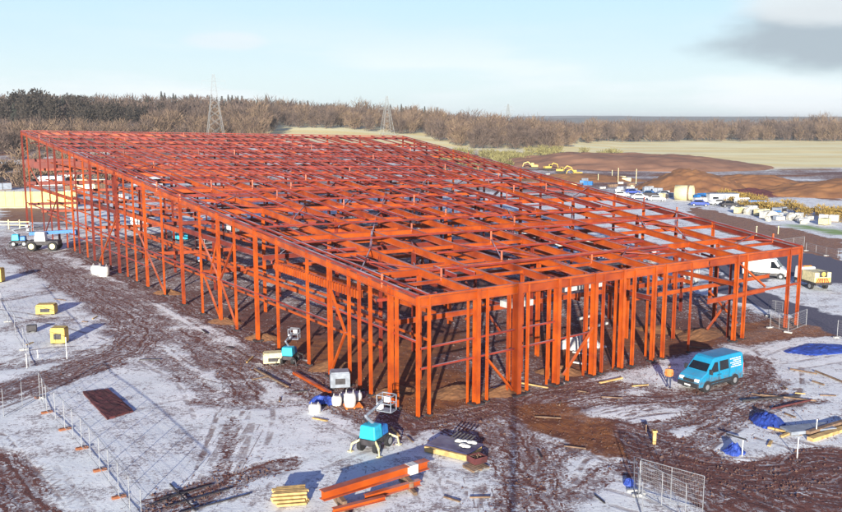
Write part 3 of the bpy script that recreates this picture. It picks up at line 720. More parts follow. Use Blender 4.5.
b = MB(); b.tube((-2.26, 0, 1.95), (-2.30, 0, 1.95), .28, n=18); b.build('arrow_disc', 'yellow', o)
for x in (1.4, -1.3):
    for y in (-.95, .95): wheel(tr, x, y, .42, .3)
b = MB(); b.box((1.0, 0, 2.42), (.3, 1.0, .14)); b.build('beacon_bar', 'orange', tr)
# distant parked cars
def make_car(loc, rz, label, m, group):
    t = thing('parked_car', loc, rz, label, 'car', group)
    b = MB(); b.prism([(-2.1, .35), (-2.15, .85), (-1.6, .95), (-1.2, 1.42), (.5, 1.45), (1.05, .98), (1.9, .85), (2.15, .6), (2.1, .35)], -.88, .88); bevel(b.build('body', m, t), .08)
    b = MB(); b.prism([(-1.45, .98), (-1.12, 1.36), (.45, 1.38), (.9, .99)], -.90, .90); b.build('side_window', 'glass', t)
    for x in (-1.35, 1.35):
        for y in (-.8, .8): wheel(t, x, y, .32, .22)
    return t
cars = [(622, 197, 'white', 'white'), (632, 194, 'navy', 'dark blue'), (640, 199, 'white', 'white'), (650, 196, 'lift', 'mid blue'), (657, 201, 'white', 'white'), (664, 196, 'grey', 'grey'), (700, 206, 'navy', 'navy'), (729, 207, 'dark', 'black'), (718, 205, 'white', 'white')]
wh = 0
order = ['first', 'second', 'third', 'fourth']
for px, py, m, c in cars:
    a = at(px, py)
    if c == 'white':
        lab = ['white car at the near left end of the distant car row', 'white car beside the dark blue car in the distant row', 'white car nearest the building among the distant parked cars', 'white car beside the black car, right of the pale pipe'][wh]; wh += 1
    else: lab = c + ' car parked on the snowy strip beyond the right side of the frame'
    make_car((a.x, a.y, 0), random.uniform(-.5, .3), lab, m, 'distant parked cars')
# site cabins far off, glimpsed through the steel
def cabin(px, py, w, h, d, m, label, rz=0, name='site_cabin'):
    a = at(px, py); t = thing(name, (a.x, a.y, float(terrain(a.x, a.y))), rz, label, 'cabin', 'site cabins beyond the frame')
    b = MB(); b.box((0, 0, h / 2 + .1), (w, d, h)); bevel(b.build('body', m, t), .05)
    b = MB(); b.box((0, 0, h + .16), (w + .2, d + .2, .12)); b.build('roof', 'grey', t)
    for x in (-w * .3, w * .25):
        b = MB(); b.box((x, -d / 2 - .02, h * .6), (w * .2, .05, h * .3)); b.build('window', 'glass', t)
    b = MB(); b.box((0, -d / 2 - .02, 1.1), (.9, .05, 2.0)); b.build('door', 'grey', t)
cabin(48, 186, 10, 2.8, 3, 'white', 'white cabin behind the far left corner columns'); cabin(72, 184, 8, 2.8, 3, 'white', 'white cabin right of the one behind the corner columns')
cabin(92, 189, 9, 2.7, 3, 'cream', 'cream cabin seen through the far left wall of the frame'); cabin(150, 186, 9, 2.7, 3, 'grey', 'grey cabin seen through the far roof steel')
# yellow hoarding: separate boards
x0, x1 = at(-30, 207), at(78, 207)
nb = 12; pr = None
for i in range(nb):
    p = x0.lerp(x1, (i + .5) / nb); w = (x1.x - x0.x) / nb
    if pr is None:
        pr = thing('hoarding_panel', (p.x, p.y, 0), 0, 'pale yellow hoarding board in the long line at far left', 'hoarding', 'yellow hoarding boards')
        b = MB(); b.box((0, 0, 1.85), (w - .12, .1, 3.5)); b.build('board', 'hoard', pr)
        b = MB(); b.box((-w / 2, .05, 1.95), (.12, .2, 3.7)); b.build('post', 'woodold', pr)
    else: dup(pr, (p.x, p.y, 0), 0)
# pale post and rail fence before it
for i in range(7):
    a = at(-2 + i * 11, 229 + i * .2)
    if i == 0: 
        pf = thing('rail_fence', (a.x, a.y, 0), 0, 'short length of pale post and rail fence left of the frame corner', 'fence', 'pale rail fence lengths')
        b = MB(); b.box((0, 0, .9), (.16, .16, 1.8)); b.build('post', 'cream', pf)
        b = MB(); b.box((.95, 0, 1.4), (1.8, .06, .14)); b.box((.95, 0, .8), (1.8, .06, .14)); b.build('rail', 'cream', pf)
    elif i < 3: dup(pf, (a.x, a.y, 0), 0)

# ------------------------------------------------------------------ plant and machines
def boom_lift(loc, rz, label, m1='teal', cat='lift', sc=1., up=False):
    t = thing('boom_lift', loc, rz, label, cat); t.scale = (sc,) * 3
    for sx in (-1, 1):
        for sy in (-1, 1):
            b = MB(); b.bar((sx * .8, sy * .5, .75), (sx * 1.15, sy * .95, .5), .09, .12); b.bar((sx * 1.15, sy * .95, .52), (sx * 1.2, sy * 1.02, .04), .07, .07); b.box((sx * 1.2, sy * 1.02, .03), (.28, .28, .05)); b.build('outrigger', 'cream' if sc == 1 else 'dark', t)
    b = MB(); b.tube((-.2, .3, 1.5), (-.8, .35, 2.1), .03, n=5); b.tube((-.8, .35, 2.1), (.6, .3, 2.45), .03, n=5); b.build('hose', 'black', t)
    b = MB(); b.box((0, 0, .62), (1.9, 1.1, .38)); bevel(b.build('chassis', 'dark', t), .05)
    b = MB(); b.box((-.45, 0, 1.25), (1.0, 1.15, .85), 0, .88); bevel(b.build('cowl', m1, t), .08)
    b = MB(); b.box((.5, 0, 1.1), (.75, 1.0, .6), 0, .9); bevel(b.build('cowl', 'lift', t), .08)
    for x in (-.7, .7):
        for y in (-.55, .55): wheel(t, x, y, .36, .26)
    b = MB(); b.tube((.1, 0, 1.4), (-.9, .1, 2.3), .11, .09); b.tube((-.9, .1, 2.3), (1.1, .1, 2.65), .09, .07); b.build('boom_arm', 'grey', t)
    b = MB()
    for z in (2.0, 2.5, 3.0):
        for p, q_ in (((1.1, -.5), (1.8, -.5)), ((1.8, -.5), (1.8, .5)), ((1.8, .5), (1.1, .5)), ((1.1, .5), (1.1, -.5))): b.bar((*p, z), (*q_, z), .05, .05)
    for x in (1.1, 1.8):
        for y in (-.5, .5): b.bar((x, y, 2.0), (x, y, 3.0), .05, .05)
    b.box((1.45, 0, 2.0), (.7, 1.0, .05)); b.build('platform', 'grey', t)
    b = MB(); b.box((1.15, -.25, 2.85), (.3, .35, .35)); b.build('control_box', 'white', t)
    b = MB(); b.box((1.15, .3, 2.3), (.3, .35, .35)); b.build('tool_box', 'white', t)
    return t
a = at(375, 448); boom_lift((a.x, a.y, 0), R(62), 'blue boom lift with raised cage and white boxes by the near corner')
a = at(290, 362); boom_lift((a.x, a.y, 0), R(80), 'sky blue boom lift by the left wall next to the yellow skip box', sc=.85)
# spider outriggers of the near lift: separate machine legs are its parts
# cream generator box next to the teal lift
def crate_box(px, py, d, rz, m, label, cat, name, lid=True):
    a = at(px, py); t = thing(name, (a.x, a.y, 0), rz, label, cat)
    b = MB(); b.box((0, 0, d[2] / 2 + .1), d); bevel(b.build('body', m, t), .05)
    if lid:
        b = MB(); b.box((0, 0, d[2] + .14), (d[0] * .9, d[1] * .9, .1)); b.build('lid', m, t)
        b = MB(); b.box((0, -d[1] / 2 - .01, d[2] * .55), (d[0] * .5, .04, d[2] * .4)); b.build('vent_panel', 'dark', t)
    b = MB()
    for s in (-1, 1): b.box((s * d[0] * .35, 0, .06), (.16, d[1], .12))
    b.build('skid', 'dark', t); return t
crate_box(273, 363, (1.6, 1.1, .75), .2, 'cream', 'cream yellow plant box beside the sky blue lift', 'plant box', 'plant_box')
crate_box(340, 387, (1.5, 1.2, 1.1), .15, 'grey', 'grey metal site box near the front left columns', 'site box', 'site_box')
crate_box(47, 314, (1.9, 1.2, .9), .1, 'yellow', 'yellow generator lying low on the snow with long blue shadow', 'generator', 'generator')
crate_box(60, 343, (1.3, 1.1, 1.3), .05, 'yellow', 'upright yellow generator below the low one, left side', 'generator', 'generator')
crate_box(-3, 282, (1.6, 1.2, 1.6), .05, 'yellow', 'yellow generator cut off by the left photo edge', 'generator', 'generator')
crate_box(32, 332, (.9, .5, .6), .3, 'dark', 'small dark box on muddy snow between the two yellow generators', 'box', 'tool_chest', False)
# blue plant at the far left
a = at(20, 246); t = boom_lift((a.x, a.y, 0), R(10), 'bright blue lift standing left of the far corner', m1='teal', sc=1.15)
a = at(45, 250); t = thing('telehandler', (a.x, a.y, 0), R(2), 'white cabbed telehandler with cream wheels and blue boom at far left', 'telehandler')
b = MB(); b.box((0, 0, 1.2), (4.8, 1.8, .7)); bevel(b.build('chassis', 'dark', t), .1)
b = MB(); b.box((-.3, -.5, 2.2), (1.7, 1.2, 1.4), 0, .85); bevel(b.build('cab', 'white', t), .08)
b = MB(); b.bar((-2.4, .5, 2.5), (4.6, .5, 2.9), .5, .5); b.build('boom', 'lift', t)
b = MB(); b.box((4.7, .5, 2.6), (.5, 1.3, .9)); b.build('fork_carriage', 'lift', t)
for x in (-1.6, 1.6):
    for y in (-1.0, 1.0): wheel(t, x, y, .72, .45, 'cream')
# white bags by the left wall
def bag(px, py, w, h, label, m='bag', rz=0, group='bulk bags', z=0):
    a = at(px, py); t = thing('bulk_bag', (a.x, a.y, z), rz, label, 'bag', group)
    b = MB(); n = 12; rings = [(0, .42), (.15, .5), (.5, .54), (.85, .5), (1, .38)]
    vs = []
    for zz, r_ in rings:
        for i in range(n):
            th = 2 * math.pi * i / n; sq = 1 / max(abs(math.cos(th)), abs(math.sin(th))) ** .6
            kk = r_ * sq * (1 + random.uniform(-.06, .06)); vs.append((w * kk * math.cos(th), w * kk * math.sin(th), h * zz + random.uniform(-.02, .02) * h))
    vs.append((0, 0, h * .9)); fs = [(j * n + i, j * n + (i + 1) % n, (j + 1) * n + (i + 1) % n, (j + 1) * n + i) for j in range(4) for i in range(n)] + [(4 * n + i, 4 * n + (i + 1) % n, 5 * n) for i in range(n)]
    b.add(vs, fs); b.build('sack', m, t, True)
    b = MB()
    for sx in (-1, 1): b.tube((sx * w * .3, -w * .3, h * .9), (sx * w * .3, 0, h * 1.18), .03, n=5); b.tube((sx * w * .3, 0, h * 1.18), (sx * w * .3, w * .3, h * .9), .03, n=5)
    b.build('lifting_loops', m, t)
bag(97, 274, 1.3, 1.2, 'white bulk bag by the left wall, left of its neighbour'); bag(104, 276, 1.3, 1.3, 'white bulk bag by the left wall, right of its neighbour')
for i, (px, py, w, h, lab) in enumerate(((315, 412, .8, .6, 'slumped white bag lying left of the bag cluster'), (337, 405, .7, .7, 'small white bag at left of the cluster near grey box'), (350, 408, .8, 1.0, 'tall white bag on the reddish pallet'), (357, 402, .7, .6, 'white bag behind the tall one on the pallet'), (344, 400, .6, .5, 'little white bag between the grey box and tall bag'))):
    bag(px, py, w, h, lab, z=.14 if i in (2, 3) else 0)
def pallet(px, py, rz, label, m='woodold', name='pallet'):
    a = at(px, py); t = thing(name, (a.x, a.y, 0), rz, label, 'pallet', 'wooden pallets')
    b = MB()
    for i in range(7): b.box((0, -.5 + i / 6, .125), (1.2, .1, .022))
    b.build('deck_boards', m, t); b = MB()
    for x in (-.55, 0, .55): b.box((x, 0, .06), (.1, 1.0, .10))
    b.build('bearers', m, t); return t
pallet(353, 407, .3, 'reddish pallet under the tall white bag', 'orange'); pallet(476, 468, .6, 'old brown pallet on the snow right of the blue covered stack')
# heaps of tarpaulin
def tarp(px, py, rx, ry, h, label, m='navy', name='tarpaulin', rz=0):
    a = at(px, py); n = 22; g = np.linspace(-1, 1, n + 1); U, V = np.meshgrid(g, g); r = np.hypot(U, V)
    sd = random.randrange(999); rough = fbm(U * 3.2, V * 3.2, 4, sd)
    edge = 1 + .5 * fbm(np.arctan2(U, V) * 1.6, r * 0 + 3, 3, sd)
    zz = h * np.clip(1 - (r / edge) ** 1.8, 0, 1) * (1 + 1.6 * rough) + .015
    zz = np.where(r > edge * .97, -.06, zz); b = MB()
    b.add([(U.ravel()[i] * rx, V.ravel()[i] * ry, float(zz.ravel()[i])) for i in range(U.size)], [(j * (n + 1) + i, j * (n + 1) + i + 1, (j + 1) * (n + 1) + i + 1, (j + 1) * (n + 1) + i) for j in range(n) for i in range(n)])
    o = b.build(name, m); o.location = (a.x, a.y, 0.01); o.rotation_euler[2] = rz; return tag(o, label, 'tarpaulin', 'crumpled tarpaulins')
tarp(768, 422, 1.1, 1.6, .5, 'crumpled bright blue tarpaulin heap right of the van'); tarp(734, 452, .7, .7, .4, 'small dark blue tarpaulin bundle with sticks over it', rz=.4)
tarp(629, 484, .35, .45, .3, 'tiny blue bag of rubbish at the fence shadow end')
tarp(820, 350, 3.6, 1.6, .3, 'long dark blue sheet on the snow at right edge', rz=.25)
tarp(323, 402, 1.1, .8, .45, 'blue tarpaulin heap between the white bags')
# covered stack near (452,440): planks, dark sheet, loose sandbags
a = at(453, 452); t = thing('material_stack', (a.x, a.y, 0), R(-32), 'low stack of boards under a dark blue sheet with pale sandbags', 'stack')
b = MB(); b.box((0, 0, .22), (2.9, 2.0, .32)); bevel(b.build('board_pack', 'wood', t), .02)
b = MB(); b.box((.05, .1, .44), (3.0, 1.9, .1)); bevel(b.build('sheet', 'darksheet', t), .03)
b = MB()
for _ in range(9): b.blob((random.uniform(-.2, 1.1), random.uniform(-.1, .7), .58), .26, .18, .12, noise=.15, rot=random.uniform(0, 3))
b.build('sandbags', 'bag', t, True)
b = MB()
for k in range(6): b.tube((-.6 + k * .25, .75, .56), (-.2 + k * .25, .95, .95), .05, n=6)
b.build('pipe_offcuts', 'dark', t)
a = at(477, 464); t = thing('offcut_box', (a.x, a.y, .14), .6, 'small open dark red box of offcuts on the old pallet', 'box')
b = MB()
for c, d in (((0, 0, .03), (.9, .8, .05)), ((.43, 0, .2), (.05, .8, .36)), ((-.43, 0, .2), (.05, .8, .36)), ((0, .38, .2), (.9, .05, .36)), ((0, -.38, .2), (.9, .05, .36))): b.box(c, d)
b.build('box_shell', 'maroon', t)
b = MB()
for _ in range(7): b.bar((random.uniform(-.35, .35), random.uniform(-.3, .3), .12), (random.uniform(-.35, .35), random.uniform(-.3, .3), .34), .06, .06)
b.build('offcuts', 'woodold', t)
# orange steel beams waiting on timber bearers
p, q_ = at(326, 510), at(426, 481)
def lying_beam(pa, pb, w, h, z, label, tagw=False):
    t = thing('steel_beam', (pa + pb) / 2, 0, label, 'steel beam', 'loose beams on the snow'); c = (pa + pb) / 2
    b = MB(); b.ibeam(Vector((pa.x - c.x, pa.y - c.y, z)), Vector((pb.x - c.x, pb.y - c.y, z)), w, h); b.build('beam_body', 'steel', t)
    if tagw:
        d = (pb - pa); e = pa + d * .84 - c; b = MB(); b.bar(Vector((e.x, e.y, z)) - d.normalized() * .28, Vector((e.x, e.y, z)) + d.normalized() * .28, w + .03, h + .03); b.build('white_wrap', 'bag', t)
lying_beam(at(322, 511), at(427, 478), .5, .5, .85, 'thickest and rearmost orange beam with a white wrap round it', True)
lying_beam(at(365, 504), at(420, 488), .3, .3, .35, 'thin orange beam in front of the thick wrapped one')
lying_beam(at(333, 516), at(385, 503), .3, .22, .3, 'short low orange beam at the bottom of the loose beams')
for px, py in ((342, 508), (408, 488)):
    a = at(px, py); b = MB(); b.box((0, .3, .28), (.25, 1.6, .56)); b.box((0, -.5, .1), (.2, 1.2, .16)); o = b.build('timber_bearer', 'woodold'); o.location = (a.x, a.y, 0); o.rotation_euler[2] = .4
    tag(o, 'timber bearer under the %s end of the orange beams' % ('left' if px < 400 else 'right'), 'bearer', 'bearers under the beams')
# timber stack with sheet beyond
a = at(290, 503); t = thing('timber_stack', (a.x, a.y, 0), R(10), 'messy stack of fresh sawn timber at the bottom centre left', 'timber stack')
for lay in range(4):
    for i in range(5):
        b = MB(); b.box((random.uniform(-.1, .1), -.42 + i * .21, .1 + lay * .2), (random.uniform(1.5, 1.9), .15, .12), random.uniform(-.06, .06)); b.build('plank', 'wood', t)
# things lying about
def plank(pa, pb, w, h, label, m='wood', name='plank', z=.1, group='loose planks and poles'):
    c = (pa + pb) / 2; b = MB(); b.bar(Vector((pa.x - c.x, pa.y - c.y, z)), Vector((pb.x - c.x, pb.y - c.y, z)), w, h); o = b.build(name, m); o.location = (c.x, c.y, 0); return tag(o, label, 'plank' if 'plank' in name else 'pole', group)
plank(at(810, 441), at(850, 428), .45, .22, 'thick pale plank at the right edge below the grey sheet')
plank(at(808, 436), at(846, 424), .3, .25, 'dark old plank behind the thick pale plank', 'woodold', z=.2)
plank(at(815, 372), at(850, 386), .14, .1, 'long thin brown plank slanting off the right edge', 'woodold'); plank(at(790, 370), at(817, 375), .1, .1, 'short thin dark plank touching the long slanting one', 'woodold')
plank(at(812, 382), at(824, 386), .12, .1, 'very short plank lying below the long slanting one', 'woodold')
plank(at(742, 402), at(800, 397), .12, .12, 'dark pole lying on mud behind the blue tarpaulin', 'dark', 'pole'); plank(at(760, 396), at(816, 402), .1, .1, 'thin brown pole crossing the dark one', 'woodold', 'pole')
plank(at(772, 410), at(812, 401), .1, .1, 'reddish pole nearest the blue tarpaulin', 'maroon', 'pole')
plank(at(786, 433), at(768, 429), .2, .12, 'short orange plank just below the blue tarpaulin'); plank(at(781, 438), at(796, 432), .2, .12, 'pale offcut plank between tarpaulin and grey sheet')
plank(at(726, 440), at(746, 446), .08, .08, 'stick lying across the small blue bundle', 'dark', 'pole', .4)
plank(at(294, 374), at(330, 394), .25, .2, 'orange steel length lying by the left wall', 'steel', 'pole'); plank(at(255, 370), at(288, 388), .15, .1, 'brown plank left of the orange steel length', 'woodold')
plank(at(520, 384), at(548, 389), .12, .1, 'short pale plank between the central front columns'); plank(at(600, 384), at(622, 379), .2, .1, 'pale plank at the foot of the right front columns')
plank(at(573, 353), at(590, 356), .2, .12, 'white plank lying inside the frame, upper of two', 'bag'); plank(at(572, 363), at(590, 366), .2, .12, 'white plank lying inside the frame, lower of two', 'bag')
for i, (x0_, y0_, x1_, y1_) in enumerate(((160, 500, 212, 486), (166, 508, 230, 490), (176, 515, 250, 495), (170, 485, 196, 512), (150, 506, 196, 490))):
    plank(at(x0_, y0_), at(x1_, y1_), .07, .06, ['upper long dark bar in the mud at bottom left', 'middle long dark bar in the mud at bottom left', 'lowest long dark bar in the mud at bottom left', 'dark bar lying across the other bars at bottom left', 'leftmost short dark bar in the mud at bottom left'][i], 'dark', 'pole', .07)
# maroon mat
a = at(107, 404); b = MB(); P4 = [at(82, 393), at(108, 390), at(134, 412), at(107, 420)]
n = 10; vs = []
for j in range(n + 1):
    for i in range(n + 1):
        p = P4[0].lerp(P4[1], i / n).lerp(P4[3].lerp(P4[2], i / n), j / n); vs.append((p.x - a.x + random.uniform(-.04, .04), p.y - a.y + random.uniform(-.04, .04), .10 + random.uniform(0, .05)))
k0 = len(vs); vs += [(v[0], v[1], -.05) for v in vs]
fs = [(j * (n + 1) + i, (j + 1) * (n + 1) + i, (j + 1) * (n + 1) + i + 1, j * (n + 1) + i + 1) for j in range(n) for i in range(n)]
rim = [i for i in range(n + 1)] + [(j + 1) * (n + 1) - 1 for j in range(1, n + 1)] + [n * (n + 1) + i for i in range(n - 1, -1, -1)] + [j * (n + 1) for j in range(n - 1, 0, -1)]
fs += [(rim[i], rim[(i + 1) % len(rim)], rim[(i + 1) % len(rim)] + k0, rim[i] + k0) for i in range(len(rim))]
b.add(vs, fs); o = b.build('ground_mat', 'maroon'); o.location = (a.x, a.y, 0); tag(o, 'dark maroon rectangular mat lying on the snow at left', 'mat')
# grey sheet on trestle right
a = at(808, 431); t = thing('grey_sheet_pack', (a.x, a.y, 0), .25, 'pale blue grey sheet pack on the snow behind the thick plank', 'sheets')
b = MB(); b.box((0, 0, .16), (3.4, 1.2, .22)); bevel(b.build('sheets', 'grey', t), .03)
b = MB(); b.box((-1, 0, .02), (.1, 1.3, .08)); b.box((1, 0, .02), (.1, 1.3, .08)); b.build('bearers', 'woodold', t)
# survey stakes and marker posts
def stake(px, py, h, m, label, w=.05):
    a = at(px, py); t = thing('marker_post', (a.x, a.y, 0), 0, label, 'post', 'thin marker posts')
    b = MB(); b.box((0, 0, h / 2), (w, w, h)); b.build('post', m, t)
    b = MB(); b.box((0, 0, h - .06), (w * 1.5, w * 1.5, .12)); b.build('cap', m, t)
stake(654, 444, .9, 'wood', 'short fresh timber stake in the snow patch before the van', .2)
stake(67, 359, 1.9, 'white', 'thin white post below the upright yellow generator'); stake(27, 368, 1.2, 'white', 'thin white post left at the muddy verge'); stake(38, 358, .7, 'white', 'stubby white post between the two tall ones')
stake(742, 456, 1.0, 'white', 'white post beside the small blue bundle'); stake(797, 458, 1.3, 'white', 'white post at the edge of the dark mud at right'); stake(816, 434, 1.0, 'white', 'white post before the grey sheet pack')
stake(646, 432, .5, 'woodold', 'stub of old timber behind the fresh stake')
for i, (px, y0_, y1_) in enumerate(((580, 163, 152), (618, 182, 168), (636, 184, 169), (612, 178, 170), (598, 182, 174), (778, 234, 226), (756, 240, 226))):
    a = at(px, y0_); stake(px, y0_, zat(a.y, y1_), 'cream', ['tall pale pole before the grey bank', 'pale pole at left of the pair below the grey bank', 'pale pole at right of the pair below the grey bank', 'small pale pole in the rough ground beside the pair', 'smallest pale pole by the yellow diggers', 'white topped post beside the mesh panel at right', 'pale post on the brown slope left of the mesh panel'][i], .16 if i < 5 else .12)

# ------------------------------------------------------------------ mesh fence panels
def fence_panel(pa, pb, label, group, h=2.0, lean=0., m='galv'):
    d = pb - pa; L_ = d.length; t = thing('fence_panel', pa, heading(pa, pb), label, 'fence panel', group); t.rotation_euler[0] = lean
    b = MB(); r_ = .022
    for p, q_ in (((0, 0, .05), (0, 0, h)), ((L_, 0, .05), (L_, 0, h)), ((0, 0, h), (L_, 0, h)), ((0, 0, .15), (L_, 0, .15)), ((L_ * .5, 0, .15), (L_ * .5, 0, h))): b.tube(p, q_, r_, n=6)
    b.build('frame', m, t)
    b = MB(); b.add([(0, 0, .15), (L_, 0, .15), (L_, 0, h), (0, 0, h)], [(0, 1, 2, 3)]); b.build('mesh_infill', 'wire', t)
    b = MB(); b.box((0, 0, .07), (.25, .75, .14)); bevel(b.build('foot_block', 'footblk' if group.startswith('left') else 'conc', t), .03)
    return t
L1 = [(40, 398), (47, 413), (65, 430), (82, 449), (100, 471), (119, 498), (142, 528)]
words = ['farthest panel of the left mesh fence, by the muddy track', 'left mesh fence panel beside the maroon mat', 'left mesh fence panel third from its far end', 'left mesh fence panel fourth from its far end', 'left mesh fence panel fifth from its far end', 'nearest left mesh fence panel, cut by the photo bottom']
for i in range(6): fence_panel(at(*L1[i]), at(*L1[i + 1]), words[i], 'left mesh fence')
for i, (p, q_) in enumerate((((40, 398), (4, 418)), ((-4, 300), (8, 322)), ((8, 322), (24, 350)), ((24, 350), (30, 368)))):
    fence_panel(at(*p), at(*q_), ['mesh panel crossing the snow toward the left edge', 'upper left mesh panel by the left edge', 'middle mesh panel left of the upright generator', 'lower mesh panel ending at the white post'][i], 'upper left mesh fence')
base = at(634, 492); nv = -Vector((math.sin(AZ), math.cos(AZ), 0))
fence_panel(base, base + nv * 3.4, 'near right mesh panel standing edge on to the sun', 'right mesh fence', lean=R(2))
fence_panel(base + Vector((.25, -.3, 0)), base + Vector((2.9, -2.6, 0)), 'near right mesh panel fanned out to the right', 'right mesh fence')
fence_panel(base + Vector((.15, -.5, 0)), base + Vector((1.7, -3.6, 0)), 'near right mesh panel between the other two', 'right mesh fence')
for i, (p, q_) in enumerate((((782, 250), (804, 247)), ((806, 251), (826, 256)), ((826, 256), (850, 262)))):
    fence_panel(at(*p), at(*q_), ['mesh panel standing just above the frame corner', 'low fence panel right of the frame corner', 'low fence panel cut off by the right edge'][i], 'upper right mesh fence', 1.7 if i == 0 else 1.3)
for i, (p, q_) in enumerate((((770, 328), (788, 333)), ((788, 333), (806, 326)), ((837, 338), (852, 343)), ((768, 316), (782, 318)))):
    fence_panel(at(*p), at(*q_), ['mesh panel at the foot of the right corner columns', 'mesh panel right of the corner column feet', 'mesh panel at the right edge beyond the blue sheet', 'mesh panel inside the right corner columns'][i], 'right corner mesh panels', 1.7)

# ------------------------------------------------------------------ person
def person(loc, rz, label):
    bm = {'pelvis': (0, 0, .95, .15), 'waist': (0, 0, 1.1, .145), 'chest': (.01, 0, 1.32, .17), 'neck': (.01, 0, 1.47, .065), 'head0': (.02, 0, 1.56, .075), 'head1': (.025, 0, 1.66, .095), 'head2': (.015, 0, 1.73, .07)}
    V = []; E = []; RAD = []; ix = {}
    def add(n, p, r, par=None):
        ix[n] = len(V); V.append(p); RAD.append(r)
        if par: E.append((ix[par], ix[n]))
    add('pelvis', (0, 0, .95), .15); add('waist', (0, 0, 1.1), .14, 'pelvis'); add('chest', (.01, 0, 1.32), .165, 'waist'); add('neck', (.01, 0, 1.48), .062, 'chest')
    add('h0', (.02, 0, 1.57), .075, 'neck'); add('h1', (.025, 0, 1.66), .095, 'h0'); add('h2', (.015, 0, 1.73), .065, 'h1')
    add('nose', (.125, 0, 1.645), .018, 'h1')
    for s, st in ((1, .14), (-1, -.1)):
        n = str(s)
        add('hip' + n, (0, s * .1, .9), .105, 'pelvis'); add('kn' + n, (st * .6 + .03, s * .12, .5), .068, 'hip' + n); add('an' + n, (st - .02, s * .13, .1), .045, 'kn' + n); add('toe' + n, (st + .16, s * .14, .05), .045, 'an' + n)
        add('sh' + n, (0, s * .21, 1.4), .07, 'chest'); add('el' + n, (-.02, s * .27, 1.12), .05, 'sh' + n); add('wr' + n, (.13, s * .24, .92), .034, 'el' + n); add('pm' + n, (.18, s * .235, .86), .036, 'wr' + n)
        for f in range(4):
            a = 'f%d%s' % (f, n); oy = s * (.235 + (f - 1.5) * .02)
            add(a, (.215 + .004 * f, oy, .81), .0095, 'pm' + n); add(a + 'b', (.22, oy, .775 + .006 * abs(f - 1)), .008, a)
        add('th' + n, (.215, s * .195, .85), .011, 'pm' + n)
    t = thing('person', loc, rz, label, 'person')
    me = bpy.data.meshes.new('body'); me.from_pydata(V, E, []); o = bpy.data.objects.new('body', me); COL.objects.link(o); o.parent = t
    sk = o.modifiers.new('s', 'SKIN'); sk.use_smooth_shade = True
    for i, r_ in enumerate(RAD): me.skin_vertices[0].data[i].radius = (r_, r_)
    me.skin_vertices[0].data[0].use_root = True
    ss = o.modifiers.new('ss', 'SUBSURF'); ss.levels = 1; ss.render_levels = 2; me.materials.append(M['trouser'])
    # jacket shell
    b = MB(); n = 14; rings = [(.88, .19, .17), (1.1, .175, .155), (1.3, .2, .175), (1.42, .2, .14), (1.47, .09, .08)]
    vs = [(.01 + rx_ * .8 * math.cos(2 * math.pi * i / n), ry_ * 1.25 * math.sin(2 * math.pi * i / n), z) for z, ry_, rx_ in rings for i in range(n)]
    b.add(vs, [(j * n + i, j * n + (i + 1) % n, (j + 1) * n + (i + 1) % n, (j + 1) * n + i) for j in range(4) for i in range(n)])
    jk = b.build('jacket', 'hivis', t, True)
    for s in (1, -1):
        b = MB(); b.tube((0, s * .2, 1.42), (-.02, s * .275, 1.12), .085, .068, 10); b.tube((-.02, s * .275, 1.13), (.12, s * .243, .935), .068, .05, 10); b.build('sleeve', 'hivis', jk, True)
    b = MB(); b.blob((.03, 0, 1.64), .1, .085, .115, 16, 10, 0, False); b.blob((.135, 0, 1.63), .02, .017, .025, 8, 6, 0, False)
    for s in (1, -1): b.blob((.03, s * .088, 1.64), .018, .012, .03, 8, 6, 0, False)
    b.build('face', 'skin', t, True)
    b = MB()
    for s in (1, -1): b.blob((.118, s * .034, 1.66), .012, .014, .009, 8, 6, 0, False)
    b.box((.122, 0, 1.585), (.012, .045, .008)); b.build('eyes_and_mouth', 'hair', t)
    b = MB(); b.blob((.015, 0, 1.7), .115, .1, .09, 16, 8, 0, True); b.build('hair', 'hair', t, True)
    for s in (1, -1):
        b = MB(); b.blob((.15 if s > 0 else -.09, s * .13, .05), .15, .055, .06, 12, 6, 0, True); b.build('boot', 'dark', t, True)
    return t
a = at(668.5, 387.5); person((a.x, a.y, 0), R(-110), 'person in an orange jacket and dark trousers standing by the van bonnet')

